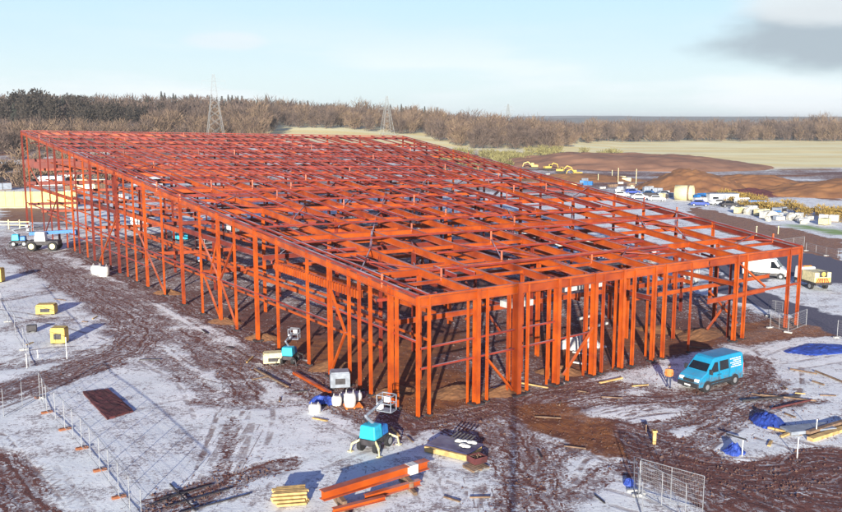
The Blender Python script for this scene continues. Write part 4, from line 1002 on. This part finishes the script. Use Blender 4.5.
# ------------------------------------------------------------------ big pale pipe, diggers, rocks
a = at(684, 200); t = thing('concrete_pipe', (a.x, a.y, 0), R(-25), 'large pale beige pipe section lying before the conical earth heap', 'pipe')
b = MB(); n = 28; ro, ri, Lp = 1.9, 1.65, 4.5
vs = []
for x, r_ in ((-Lp / 2, ro), (Lp / 2, ro), (Lp / 2, ri), (-Lp / 2, ri)): vs += [(x, r_ * math.cos(2 * math.pi * i / n), ro + r_ * math.sin(2 * math.pi * i / n)) for i in range(n)]
b.add(vs, [(k * n + i, k * n + (i + 1) % n, ((k + 1) % 4) * n + (i + 1) % n, ((k + 1) % 4) * n + i) for k in range(4) for i in range(n)]); b.build('barrel', 'cream', t, True)
b = MB(); b.tube((.9, 0, ro), (1.3, 0, ro), ro + .12, n=28); b.build('collar', 'woodold', t)
t.location.z = -.05
def digger(px, py, rz, label, sc=1.):
    a = at(px, py); t = thing('excavator', (a.x, a.y, float(terrain(a.x, a.y))), rz, label, 'excavator', 'yellow diggers'); t.scale = (sc,) * 3
    for y in (-1.1, 1.1):
        b = MB(); b.prism([(-2, .1), (-2.3, .5), (-2, .95), (2, .95), (2.3, .5), (2, .1)], y - .3, y + .3); b.build('track', 'dark', t)
    b = MB(); b.box((-.4, 0, 1.7), (3.4, 2.6, 1.1)); bevel(b.build('engine_deck', 'yellow', t), .12)
    b = MB(); b.box((.8, -.7, 2.4), (1.5, 1.1, 1.6), 0, .9); c = bevel(b.build('cab', 'yellow', t), .08)
    b = MB(); b.box((1.5, -.7, 2.6), (.14, .9, .9)); b.box((.8, -1.24, 2.6), (1.1, .08, .8)); b.build('window', 'glass', c)
    b = MB(); b.bar((1.1, .2, 1.9), (3.0, .2, 3.7), .4, .5); b.bar((3.0, .2, 3.7), (5.2, .2, 3.0), .4, .45); b.build('boom', 'yellow', t)
    b = MB(); b.bar((5.2, .2, 3.1), (5.8, .2, 1.2), .3, .35); o = b.build('dipper_arm', 'yellow', t)
    b = MB(); b.prism([(5.0, 1.2), (6.1, 1.3), (6.0, .3), (5.3, .2)], -.4, .8); b.build('bucket', 'dark', t)
digger(534, 171, R(170), 'yellow excavator at left of the machine cluster beyond the roof', .78); digger(548, 172, R(20), 'yellow excavator second from left in the far cluster', .78)
digger(561, 174, R(-30), 'yellow excavator second from right in the far cluster', .78); digger(577, 177, R(200), 'yellow excavator at right of the far cluster, lowest', .78)
rl = [(741, 211, 1.2), (749, 214, 1.9), (758, 213, 1.3), (765, 215, 1.6), (772, 219, 1.9), (779, 219, 1.2), (785, 217, 1.3), (792, 220, 1.7), (799, 221, 1.4), (803, 224, 1.0), (733, 209, .9), (768, 221, 1.1)]
for i, (px, py, r_) in enumerate(rl):
    r_ *= .72; a = at(px, py); b = MB(); b.blob((0, 0, r_ * .3), r_, r_ * .85, r_ * .85, 9, 6, .2); o = b.build('boulder', 'rock'); o.location = a; o.rotation_euler[2] = random.uniform(0, 6)
    tag(o, 'pale boulder in the row of rubble below the ochre scrub', 'boulder', 'pale boulders in a row')
for px, py, m, lab, w in ((722, 203, 'white', 'white cabin left of the row of boulders', 7), ):
    cabin(px, py, w, 2.2, 3, m, lab)

# ------------------------------------------------------------------ clutter inside the frame
def scissor(px, py, rz, label, m, up=2.2):
    a = at(px, py); t = thing('scissor_lift', (a.x, a.y, 0), rz, label, 'lift', 'scissor lifts inside the frame')
    b = MB(); b.box((0, 0, .6), (2.2, 1.1, .5)); bevel(b.build('base', m, t), .05)
    for x in (-.8, .8):
        for y in (-.5, .5): wheel(t, x, y, .3, .2)
    b = MB(); z = .85; n = 3; h = (up - .85) / n
    for i in range(n):
        for y in (-.4, .4): b.bar((-.9, y, z), (.9, y, z + h), .08, .08); b.bar((.9, y, z), (-.9, y, z + h), .08, .08)
        z += h
    b.build('scissor_arms', 'dark', t)
    b = MB(); b.box((0, 0, up), (2.4, 1.2, .1))
    for zz in (up + .55, up + 1.1):
        for p, q_ in (((-1.2, -.6), (1.2, -.6)), ((1.2, -.6), (1.2, .6)), ((1.2, .6), (-1.2, .6)), ((-1.2, .6), (-1.2, -.6))): b.bar((*p, zz), (*q_, zz), .05, .05)
    for x in (-1.2, 0, 1.2):
        for y in (-.6, .6): b.bar((x, y, up), (x, y, up + 1.1), .05, .05)
    b.build('platform', 'galv', t)
scissor(205, 262, .3, 'blue scissor lift inside the frame behind the left wall', 'lift'); scissor(330, 262, 1, 'dark scissor lift inside the frame near its middle', 'dark', 3.2)
scissor(600, 268, .4, 'blue scissor lift inside the frame toward the right side', 'lift', 3); scissor(470, 262, .2, 'white scissor lift under the middle of the roof', 'white', 3.5)
for i, (px, py, w, h, m, lab) in enumerate(((140, 228, 3, 2.5, 'white', 'white wrapped pack behind the left wall, far'), (235, 232, 3.4, 2.2, 'bag', 'pale wrapped pack inside the frame at left'), (300, 236, 4, 2.0, 'white', 'white wrapped pack inside the frame left of middle'),
        (355, 226, 4, 2.2, 'grey', 'grey wrapped pack under the far roof'), (430, 232, 4.5, 1.9, 'bag', 'pale wrapped pack in the middle of the frame'), (520, 240, 4, 2.2, 'white', 'white wrapped pack right of middle in the frame'), (560, 252, 3, 1.6, 'lift', 'blue wrapped pack inside the frame at right'),
        (640, 262, 4, 2.2, 'white', 'white wrapped pack behind the right front bays'), (410, 290, 2.4, 1.4, 'grey', 'grey wrapped pack behind the near corner bay'), (690, 283, 3, 1.6, 'bag', 'pale wrapped pack behind the right bays'), (180, 240, 2.5, 2, 'teal', 'sky blue wrapped pack behind the left wall'), (480, 300, 2.2, 1.2, 'woodold', 'brown timber pack inside behind the front columns'))):
    a = at(px, py); t = thing('wrapped_pack', (a.x, a.y, 0), random.uniform(0, 1.5), lab, 'pack', 'packs stored inside the frame')
    b = MB(); b.box((0, 0, h / 2 + .15), (w, w * .5, h)); bevel(b.build('wrapping', m, t), .08)
    b = MB(); b.box((-w * .3, 0, .08), (.15, w * .5, .14)); b.box((w * .3, 0, .08), (.15, w * .5, .14)); b.build('bearers', 'woodold', t)
    b = MB()
    for x in (-w * .25, w * .25): b.box((x, 0, h / 2 + .15), (.08, w * .5 + .02, h + .02))
    b.box((0, 0, h + .165), (w * .5, .08, .01))
    b.build('straps', 'dark', t)
tarp(578, 345, 2.2, 1.6, .9, 'crumpled white sheeting heap inside the central front bays', 'bag', rz=.4)
for (px, py, lab) in ((585, 332, 'white pole lying inside, upper'), (578, 322, 'white pole lying inside, middle')):
    plank(at(px, py), at(px + 22, py - 6), .25, .2, lab + ' one behind the sheeting', 'bag', 'pole', .3)
# stores laid out on the far side of the yard and beyond the left corner
protos_p = {}
rp_ = random.Random(17)
def store(px, py, kind, sc):
    a = at(px, py); z = float(terrain(a.x, a.y))
    if kind not in protos_p:
        t = thing('block_pack', (a.x, a.y, z), 0, 'x', 'pack'); b = MB(); b.box((0, 0, .75), (1.6, 1.1, 1.2)); b.build('load', kind, t)
        b = MB(); b.box((0, -.4, .08), (1.5, .12, .14)); b.box((0, .4, .08), (1.5, .12, .14)); b.build('bearers', 'woodold', t)
        b = MB(); b.box((0, 0, .75), (.06, 1.12, 1.22)); b.build('strap', 'dark', t); protos_p[kind] = t
    else: t = dup(protos_p[kind], (a.x, a.y, z), 0)
    t.rotation_euler[2] = rp_.uniform(-.6, .9); t.scale = (sc * rp_.uniform(.8, 2.2), sc, sc * rp_.uniform(.5, 1.1))
    nm = {'white': 'white', 'cream': 'cream', 'grey': 'grey', 'dark': 'black', 'woodold': 'brown timber', 'conc': 'pale concrete', 'bag': 'off white', 'lift': 'blue', 'orange': 'orange'}[kind]
    reg = 'on the far yard strip right of the roof' if px > 540 else 'on the ground beyond the far left corner'
    tag(t, nm + ' strapped pack ' + reg, 'pack', nm + ' packs ' + reg)
for i in range(95):
    u = rp_.random(); px = 545 + 290 * u; py = float(np.interp(px, [545, 640, 700, 760, 842], [183, 194, 203, 216, 228])) - rp_.uniform(-3, 12) * (.7 if px > 640 else 1)
    if 672 < px < 698 and 188 < py < 206: continue
    store(px, py, rp_.choice(('white', 'cream', 'grey', 'dark', 'woodold', 'conc', 'bag', 'conc', 'cream', 'lift', 'dark')), rp_.uniform(.6, 1.25))
for i in range(40):
    px = rp_.uniform(-10, 130); py = rp_.uniform(172, 200) ; store(px, py, rp_.choice(('white', 'dark', 'grey', 'conc', 'woodold', 'dark')), rp_.uniform(.8, 1.5))
# offcuts dropped about the yard
for i, (px, py) in enumerate(((548, 418), (560, 404), (582, 392), (640, 386), (612, 398), (575, 448), (540, 455), (480, 498), (452, 500), (600, 500), (760, 396), (785, 388), (800, 394), (770, 444), (790, 416), (828, 396), (700, 348), (722, 352), (250, 360), (262, 378), (300, 392), (280, 400), (320, 420), (395, 432), (410, 440), (230, 348), (205, 332), (60, 300), (85, 322), (30, 344), (95, 318), (150, 360))):
    a = at(px, py); th = rp_.uniform(0, 3.1); l = rp_.uniform(.3, 1.0); w_ = rp_.choice((.08, .12, .18)); b = MB(); b.box((0, 0, .05), (l * 2, w_, .07), th); o = b.build('offcut', rp_.choice(('woodold', 'wood', 'dark', 'woodold'))); o.location = (a.x, a.y, .0)
    tag(o, 'short loose offcut lying on the frosted mud of the yard', 'offcut', 'loose offcuts in the yard')
# clods and stones
b = MB(); rr = random.Random(5)
def clod(x, y, r_):
    vs = [(x + r_ * c * rr.uniform(.6, 1.3), y + r_ * s_ * rr.uniform(.6, 1.3), z) for z in (-.02,) for c, s_ in ((1, 0), (0, 1), (-1, 0), (0, -1))] + [(x + r_ * rr.uniform(-.3, .3), y + r_ * rr.uniform(-.3, .3), r_ * rr.uniform(.6, 1.1))]
    b.add(vs, [(0, 1, 4), (1, 2, 4), (2, 3, 4), (3, 0, 4)])
zones = [([(72, 250), (203, 313), (331, 379), (417, 422)], 3.0, 1500), ([(232, 352), (270, 372), (330, 398), (400, 430)], 3.5, 1100), ([(417, 424), (520, 404), (610, 386), (680, 370)], 3.5, 1400), ([(500, 400), (625, 447), (750, 482), (842, 474)], 3, 900), ([(480, 410), (530, 470), (528, 520)], 3, 600), ([(690, 440), (765, 402), (775, 380)], 3, 500), ([(5, 246), (80, 288), (142, 338), (60, 376)], 3.5, 900), ([(150, 510), (262, 470)], 2, 500), ([(740, 430), (842, 420)], 4, 500), ([(430, 380), (560, 350), (700, 330)], 6, 1200)]
for pts, wd_, nn2 in zones:
    P_ = [at(*p) for p in pts]
    for _ in range(int(nn2 * .8)):
        k = rr.randrange(len(P_) - 1); p = P_[k].lerp(P_[k + 1], rr.random()); clod(p.x + rr.gauss(0, wd_ * .6), p.y + rr.gauss(0, wd_ * .6), abs(rr.gauss(0, .032)) + .018)
tag(b.build('rubble', 'clod'), 'clods of earth and stones strewn over the muddy tracks', 'rubble', None, 'stuff')
# soil heaps round the column feet
i = 0
for px, py, rx, lab in ((455, 392, 2.6, 'orange soil heap behind the near corner columns'), (505, 392, 2.2, 'orange soil heap left of the widest front column'), (330, 366, 2.2, 'orange soil heap by the left wall K brace'), (225, 322, 2.0, 'orange soil heap at a left wall column, smaller'), (168, 293, 2.0, 'orange soil heap at the far left wall columns'), (262, 338, 1.8, 'orange soil heap between left wall columns by the lift'), (700, 334, 3.4, 'brown soil ridge behind the van at the right front columns'), (660, 330, 2.6, 'brown soil heap inside the right front bays'), (560, 372, 2.2, 'brown soil heap at the central front columns'), (395, 392, 2.0, 'orange soil heap inside the left wall near the corner')):
    a = at(px, py); mound('soil_heap', (a.x, a.y), rx, rx * .6, .55, random.uniform(-.5, .9), 'moundm', lab, 'soil heap', 40 + px)['group'] = 'soil heaps round the column feet'

# ------------------------------------------------------------------ pylons
def lattice(name, px, Y_, ybase, ytop, label, w):
    X_ = (px - CX) / F * Y_ * CP; zb = float(terrain(X_, Y_)); zt = zat(Y_, ytop); H_ = zt - zb
    t = thing(name, (X_, Y_, zb), R(20), label, 'pylon'); lv = [0, .16, .3, .42, .52, .61, .69, .76, .82, .88, .94, 1]
    def wd(u): return w * (1 - u) ** 1.1 * .5 * (1 if u < .6 else 1) + .45
    th = Y_ / F * .22; b = MB()
    for k in range(len(lv) - 1):
        a0, a1 = wd(lv[k]), wd(lv[k + 1]); z0, z1 = lv[k] * H_, lv[k + 1] * H_
        cs = [(-1, -1), (1, -1), (1, 1), (-1, 1)]
        for i in range(4):
            c, d = cs[i], cs[(i + 1) % 4]
            b.bar((c[0] * a0, c[1] * a0, z0), (c[0] * a1, c[1] * a1, z1), th, th)
            b.bar((c[0] * a0, c[1] * a0, z0), (d[0] * a1, d[1] * a1, z1), th * .55, th * .55); b.bar((d[0] * a0, d[1] * a0, z0), (c[0] * a1, c[1] * a1, z1), th * .55, th * .55)
    b.build('tower', 'pylon', t)
    for u, l in ((.66, 5.2), (.78, 6.6), (.9, 4.6)):
        b = MB()
        for s in (-1, 1):
            b.bar((0, 0, u * H_), (s * l * w / 7, 0, u * H_ + .3), th * .8, th * .8); b.bar((0, 0, (u + .05) * H_), (s * l * w / 7, 0, u * H_ + .3), th * .6, th * .6)
            b.bar((s * l * w / 7, 0, u * H_ + .3), (s * l * w / 7, 0, u * H_ - 1.8), th * .6, th * .6)
        b.build('cross_arm', 'pylon', t)
lattice('pylon', 215, 430, 155, 74, 'tall pale lattice pylon standing before the woods at left', 8.5)
lattice('pylon', 387, 560, 128, 96, 'smaller pale lattice pylon in front of the central woods', 7)
lattice('pylon', 508, 900, 130, 104, 'tiny far off pylon tip above the tree line right of centre', 7)

# ------------------------------------------------------------------ trees
def twigs(mb, n, rx, rz, zc, ln, wd, droop=0., seed=0, shape='round'):
    r = random.Random(seed)
    cl = [(r.uniform(-1, 1), r.uniform(-1, 1), r.uniform(-1, 1)) for _ in range(9)]
    for _ in range(n):
        while True:
            x, y, z = r.uniform(-1, 1), r.uniform(-1, 1), r.uniform(-1, 1)
            if x * x + y * y + z * z < 1: break
        if r.random() < .65:
            c = r.choice(cl); x, y, z = x * .42 + c[0] * .62, y * .42 + c[1] * .62, z * .42 + c[2] * .62
        p = Vector((x * rx, y * rx, zc + z * rz)); d = Vector((x * .9 + r.uniform(-.5, .5), y * .9 + r.uniform(-.5, .5), .8 - droop + r.uniform(-.4, .4))).normalized()
        sd = d.cross(Vector((r.uniform(-1, 1), r.uniform(-1, 1), r.uniform(-.3, .3)))).normalized(); l = ln * r.uniform(.6, 1.4); w = wd * r.uniform(.6, 1.4)
        mb.add([p - sd * w / 2, p + sd * w / 2, p + d * l + sd * w * .12, p + d * l - sd * w * .12], [(0, 1, 2, 3)])
def limb(mb, H_, seed):
    r = random.Random(seed); mb.tube((0, 0, -1), (0, 0, H_ * .45), .3, .2, 6, False); mb.tube((0, 0, H_ * .45), (r.uniform(-.6, .6), r.uniform(-.6, .6), H_ * .85), .2, .06, 5, False)
    for _ in range(7):
        a = r.uniform(0, 6.28); z = r.uniform(.25, .6) * H_; l = r.uniform(2, 4.2); mb.tube((0, 0, z), (l * math.cos(a), l * math.sin(a), z + l * .95), .14, .04, 4, False)
def bare_tree(seed, m, H_=14., n=620, rx=5.0):
    t = thing('bare_tree', (0, 0, 0), 0, 'x', 'tree'); b = MB(); limb(b, H_, seed); b.build('trunk', 'bark', t)
    b = MB(); twigs(b, n, rx, H_ * .42, H_ * .50, 1.9, .2, 0, seed); twigs(b, 190, rx * 1.0, H_ * .2, H_ * .2, 1.8, .25, 0, seed + 70); b.build('crown', m, t); return t
def conifer(seed, H_=18.):
    t = thing('conifer_tree', (0, 0, 0), 0, 'x', 'tree'); r = random.Random(seed); b = MB(); b.tube((0, 0, -1), (0, 0, H_ * .95), .28, .05, 6, False); b.build('trunk', 'bark', t)
    b = MB()
    for k in range(26):
        u = k / 25; z = H_ * (.16 + .82 * u); R_ = (2.9 * (1 - u) ** .8 + .3) * r.uniform(.8, 1.15)
        for i in range(9):
            a = r.uniform(0, 6.28); w = .55 + .7 * (1 - u); l = R_ * r.uniform(.7, 1.15); c, s = math.cos(a), math.sin(a)
            b.add([(-s * w * .3, c * w * .3, z + .5), (s * w * .3, -c * w * .3, z + .5), (c * l + s * w, s * l - c * w, z - .25 * l), (c * l * 1.1, s * l * 1.1, z - .42 * l), (c * l - s * w, s * l + c * w, z - .25 * l)], [(0, 1, 2, 3, 4)])
    b.build('crown', 'conifer', t); return t
def pine(seed, H_=18.):
    t = thing('pine_tree', (0, 0, 0), 0, 'x', 'tree'); b = MB(); limb(b, H_, seed); b.build('trunk', 'bark', t)
    b = MB(); twigs(b, 520, 4.3, H_ * .34, H_ * .6, .95, .75, .3, seed); b.build('crown', 'pine', t); return t
def bush(seed, m, name='scrub_bush', H_=3.4, rx=2.6, n=260):
    t = thing(name, (0, 0, 0), 0, 'x', 'bush'); b = MB(); r = random.Random(seed)
    for _ in range(5): a = r.uniform(0, 6.28); b.tube((0, 0, -.3), (math.cos(a) * 1.1, math.sin(a) * 1.1, H_ * .6), .08, .03, 4, False)
    b.build('stems', 'bark', t); b = MB(); twigs(b, n, rx, H_ * .48, H_ * .45, .8, .26, .1, seed); b.build('foliage', m, t); return t
protos = {'bare': [bare_tree(i, 'twig' if i % 2 else 'twig2', 13 + i % 3) for i in range(5)], 'pine': [pine(60 + i, 17 + i) for i in range(3)], 'con': [conifer(50 + i, 17 + i) for i in range(3)],
          'scrub': [bush(80 + i, 'scrub') for i in range(3)], 'ochre': [bush(90 + i, 'ochre', 'ochre_bush') for i in range(2)], 'brown': [bush(95 + i, 'twig2', 'bramble_bush') for i in range(2)]}
used = set()
def plant(kind, px, Y_, label, group, sc=1., zs=1.):
    pr = random.choice(protos[kind]); X_ = (px - CX) / F * Y_ * CP; z = float(terrain(X_, Y_)) - .2; rz = random.uniform(0, 6.28); s = sc * random.uniform(.85, 1.15)
    if pr.name not in used:
        used.add(pr.name); pr.location = (X_, Y_, z); pr.rotation_euler[2] = rz; pr.scale = (s, s, s * zs); tag(pr, label, None, group); return pr
    return dup(pr, (X_, Y_, z), rz, label, group, (s, s, s * zs))
def interp(px, a): return float(np.interp(px, *zip(*a)))
# front row of bare trees, left to right (distance by picture position)
frontY = [(-20, 400), (130, 420), (250, 460), (262, 470), (275, 590), (430, 600), (450, 500), (560, 520), (600, 780), (700, 850), (880, 850)]
cnt = 0
for row in range(4):
    n = 62 if row < 3 else 60
    for i in range(n):
        px = -15 + 875 * (i + random.uniform(.1, .9)) / n; Y_ = interp(px, frontY) + row * 32 + random.uniform(-12, 12)
        lab = 'bare brown winter tree in the %s' % ('woods behind the left half of the roof' if px < 262 else 'wood edge beyond the pale field strip' if px < 440 else 'tangled wood right of the roof' if px < 590 else 'distant tree line above the frosted field')
        grp = 'bare trees, ' + lab.split(' in the ')[1]
        if px < 150 and row > 1: Y_ -= 60
        sc = (1.0 + (.12 if px > 150 else -.02) * row) * (1.25 if px > 590 else 1.0) * (1.15 if px > 780 else 1)
        plant('bare', px, Y_, lab, grp, sc, 1.0); cnt += 1
for i in range(58):
    px = random.uniform(-15, 165); Y_ = random.uniform(500, 590); plant('pine' if random.random() < .88 else 'con', px, Y_, 'dark conifer on the wooded rise at top left', 'conifers at top left', .98 + .28 * math.exp(-((px - 40) / 60) ** 2) - .0012 * px)
for i in range(44):
    px = 160 + 115 * (i + random.random()) / 44; plant('con', px, random.uniform(650, 720), 'dark conifer on the skyline behind the tall pylon', 'skyline conifers by the tall pylon', .9)
for i in range(52):
    px = 275 + 165 * (i + random.random()) / 52; plant('con', px, random.uniform(720, 800), 'dark conifer on the skyline above the pale field strip', 'skyline conifers at centre', .9)
for i in range(60):
    px = random.choice((random.uniform(425, 620), random.uniform(430, 560))); Y_ = interp(px, [(425, 330), (500, 350), (620, 420)]) + random.uniform(0, 110)
    plant('scrub', px, Y_, 'yellowish green scrub bush beyond the far right roof edge', 'scrub beyond the roof', 1.25)
for i in range(40):
    px = random.uniform(-15, 135); plant('brown', px, random.uniform(250, 390), 'brown bramble bush beyond the far left corner', 'brambles at far left', 1.5)
for i in range(44):
    u = random.random(); px = 722 + 135 * u; py = 205 + 22 * u - random.uniform(2, 10); a = at(px, py)
    plant('ochre', px, a.y, 'ochre shrub on the bank behind the pale boulders', 'ochre shrubs on the bank', .62)
# the wood behind: one mass
b = MB(); tm = [MB() for _ in range(3)]
for k, q_ in enumerate(tm): twigs(q_, 170, 5.5, 6.5, 8.5, 2.8, .55, 0, 300 + k)
for i in range(620):
    px = random.uniform(-60, 900); Y_ = interp(px, frontY) + random.uniform(110, 300); X_ = (px - CX) / F * Y_; z = float(terrain(X_, Y_)) - .5
    s = random.uniform(.85, 1.15) * (1.15 if px > 600 else 1); src = tm[i % 3]; a = random.uniform(0, 6.28); c, sn = math.cos(a) * s, math.sin(a) * s
    b.add([(v[0] * c - v[1] * sn + X_, v[0] * sn + v[1] * c + Y_, v[2] * s + z) for v in src.v], src.f)
tag(b.build('woodland', 'twig'), 'dense mass of bare woodland behind the first rows of trees', 'woodland', None, 'stuff')

# guessed unseen mast, added to cast the long thin shadow across the yard
d = Vector((math.sin(AZ), math.cos(AZ), 0)); mp = -d * 6
t = thing('shadow_mast', (mp.x, mp.y, 0), 0, 'tall slim mast, guessed, added behind the viewer to cast the long thin shadow', 'mast')
b = MB(); b.tube((0, 0, 0), (0, 0, 33), .13, .1, 12); b.build('pole', 'galv', t); b = MB(); b.box((0, 0, .2), (2, 2, .4)); b.build('base', 'conc', t)

# ------------------------------------------------------------------ air
hm = bpy.data.materials.new('haze'); hm.use_nodes = True; hn = hm.node_tree; hn.nodes.remove(hn.nodes['Principled BSDF'])
pv = hn.nodes.new('ShaderNodeVolumePrincipled'); pv.inputs['Color'].default_value = (.82, .86, .9, 1); pv.inputs['Density'].default_value = .00015; pv.inputs['Anisotropy'].default_value = .1
hn.links.new(pv.outputs[0], hn.nodes['Material Output'].inputs['Volume'])
b = MB(); b.box((0, 3100, 24), (20500, 6600, 60)); hz_o = b.build('haze', hm); tag(hz_o, 'thin pale winter haze over the whole site and woods', 'haze', None, 'stuff')
# ------------------------------------------------------------------ light
sun = bpy.data.lights.new('sun', 'SUN'); sun.energy = 5.0; sun.angle = R(.5); sun.color = (1, .94, .83)
so = bpy.data.objects.new('sun', sun); COL.objects.link(so); so.rotation_euler = SUN_TO.to_track_quat('-Z', 'Y').to_euler()
w = bpy.data.worlds.new('World'); scn.world = w; w.use_nodes = True; N = w.node_tree.nodes; L = w.node_tree.links
bg = N['Background']; sky = N.new('ShaderNodeTexSky'); sky.sky_type = 'NISHITA'; sky.sun_disc = False; sky.sun_elevation = ELEV; sky.sun_rotation = R(180) + AZ
sky.air_density = 1.0; sky.dust_density = .6; sky.ozone_density = 1.5
geo = N.new('ShaderNodeNewGeometry'); tc = N.new('ShaderNodeTexCoord'); sp = N.new('ShaderNodeSeparateXYZ'); L.new(tc.outputs['Generated'], sp.inputs[0])
def wn(scale, vec, det=6):
    n = N.new('ShaderNodeTexNoise'); n.inputs['Scale'].default_value = scale; n.inputs['Detail'].default_value = det; mp = N.new('ShaderNodeMapping'); mp.inputs['Scale'].default_value = vec
    L.new(tc.outputs['Generated'], mp.inputs['Vector']); L.new(mp.outputs[0], n.inputs['Vector']); return n.outputs['Fac']
el = sp.outputs['Z']
SK = 1.0
hz = mth('MULTIPLY', ramp(el, .24, .08), .92)
c0 = mix(hz, sky.outputs[0], (3.4, 4.1, 4.4))
c0 = mix(ramp(el, .15, .30, 0, .93), c0, (.14, .38, 1.5))
cl = mth('MULTIPLY', ramp(wn(3.2, (1, 1, 6.5)), .44, .66), ramp(el, .2, .0, .15, .9)); c0 = mix(cl, c0, (4.4, 4.65, 4.8))
c0 = mix(mth('MULTIPLY', ramp(el, .025, .15, 0, .8), ramp(el, .24, .15)), c0, (2.45, 3.65, 4.4))
# the grey cloud at the upper right
def gauss(cx, cz, sx, sz):
    dx = mth('DIVIDE', mth('SUBTRACT', sp.outputs['X'], cx), sx); dz = mth('DIVIDE', mth('SUBTRACT', el, cz), sz)
    return mth('ADD', mth('MULTIPLY', dx, dx), mth('MULTIPLY', dz, dz))
nn_ = wn(9, (1, 1, 2.6), 9)
g1 = mth('ADD', gauss(.42, .084, .13, .036), mth('MULTIPLY', mth('SUBTRACT', nn_, .5), 2.4)); c0 = mix(mth('MULTIPLY', ramp(g1, 1.45, .2), .92), c0, (1.95, 2.3, 2.6))
g2 = mth('ADD', gauss(.42, .116, .10, .022), mth('MULTIPLY', mth('SUBTRACT', nn_, .5), 2.2)); c0 = mix(mth('MULTIPLY', ramp(g2, 1.4, .2), .8), c0, (3.7, 3.95, 4.1))
g3 = mth('ADD', gauss(-.21, .085, .045, .010), mth('MULTIPLY', mth('SUBTRACT', nn_, .5), 3)); c0 = mix(mth('MULTIPLY', ramp(g3, 1.3, .1), .4), c0, (4.2, 4.2, 4.3))
L.new(c0, bg.inputs[0]); bg.inputs[1].default_value = .115
vs_ = scn.view_settings; vs_.view_transform = 'Standard'; vs_.look = 'None'; vs_.gamma = 1; vs_.exposure = 1.0; vs_.use_curve_mapping = False
scn.render.engine = 'CYCLES'; scn.cycles.max_bounces = 5; scn.cycles.transparent_max_bounces = 16
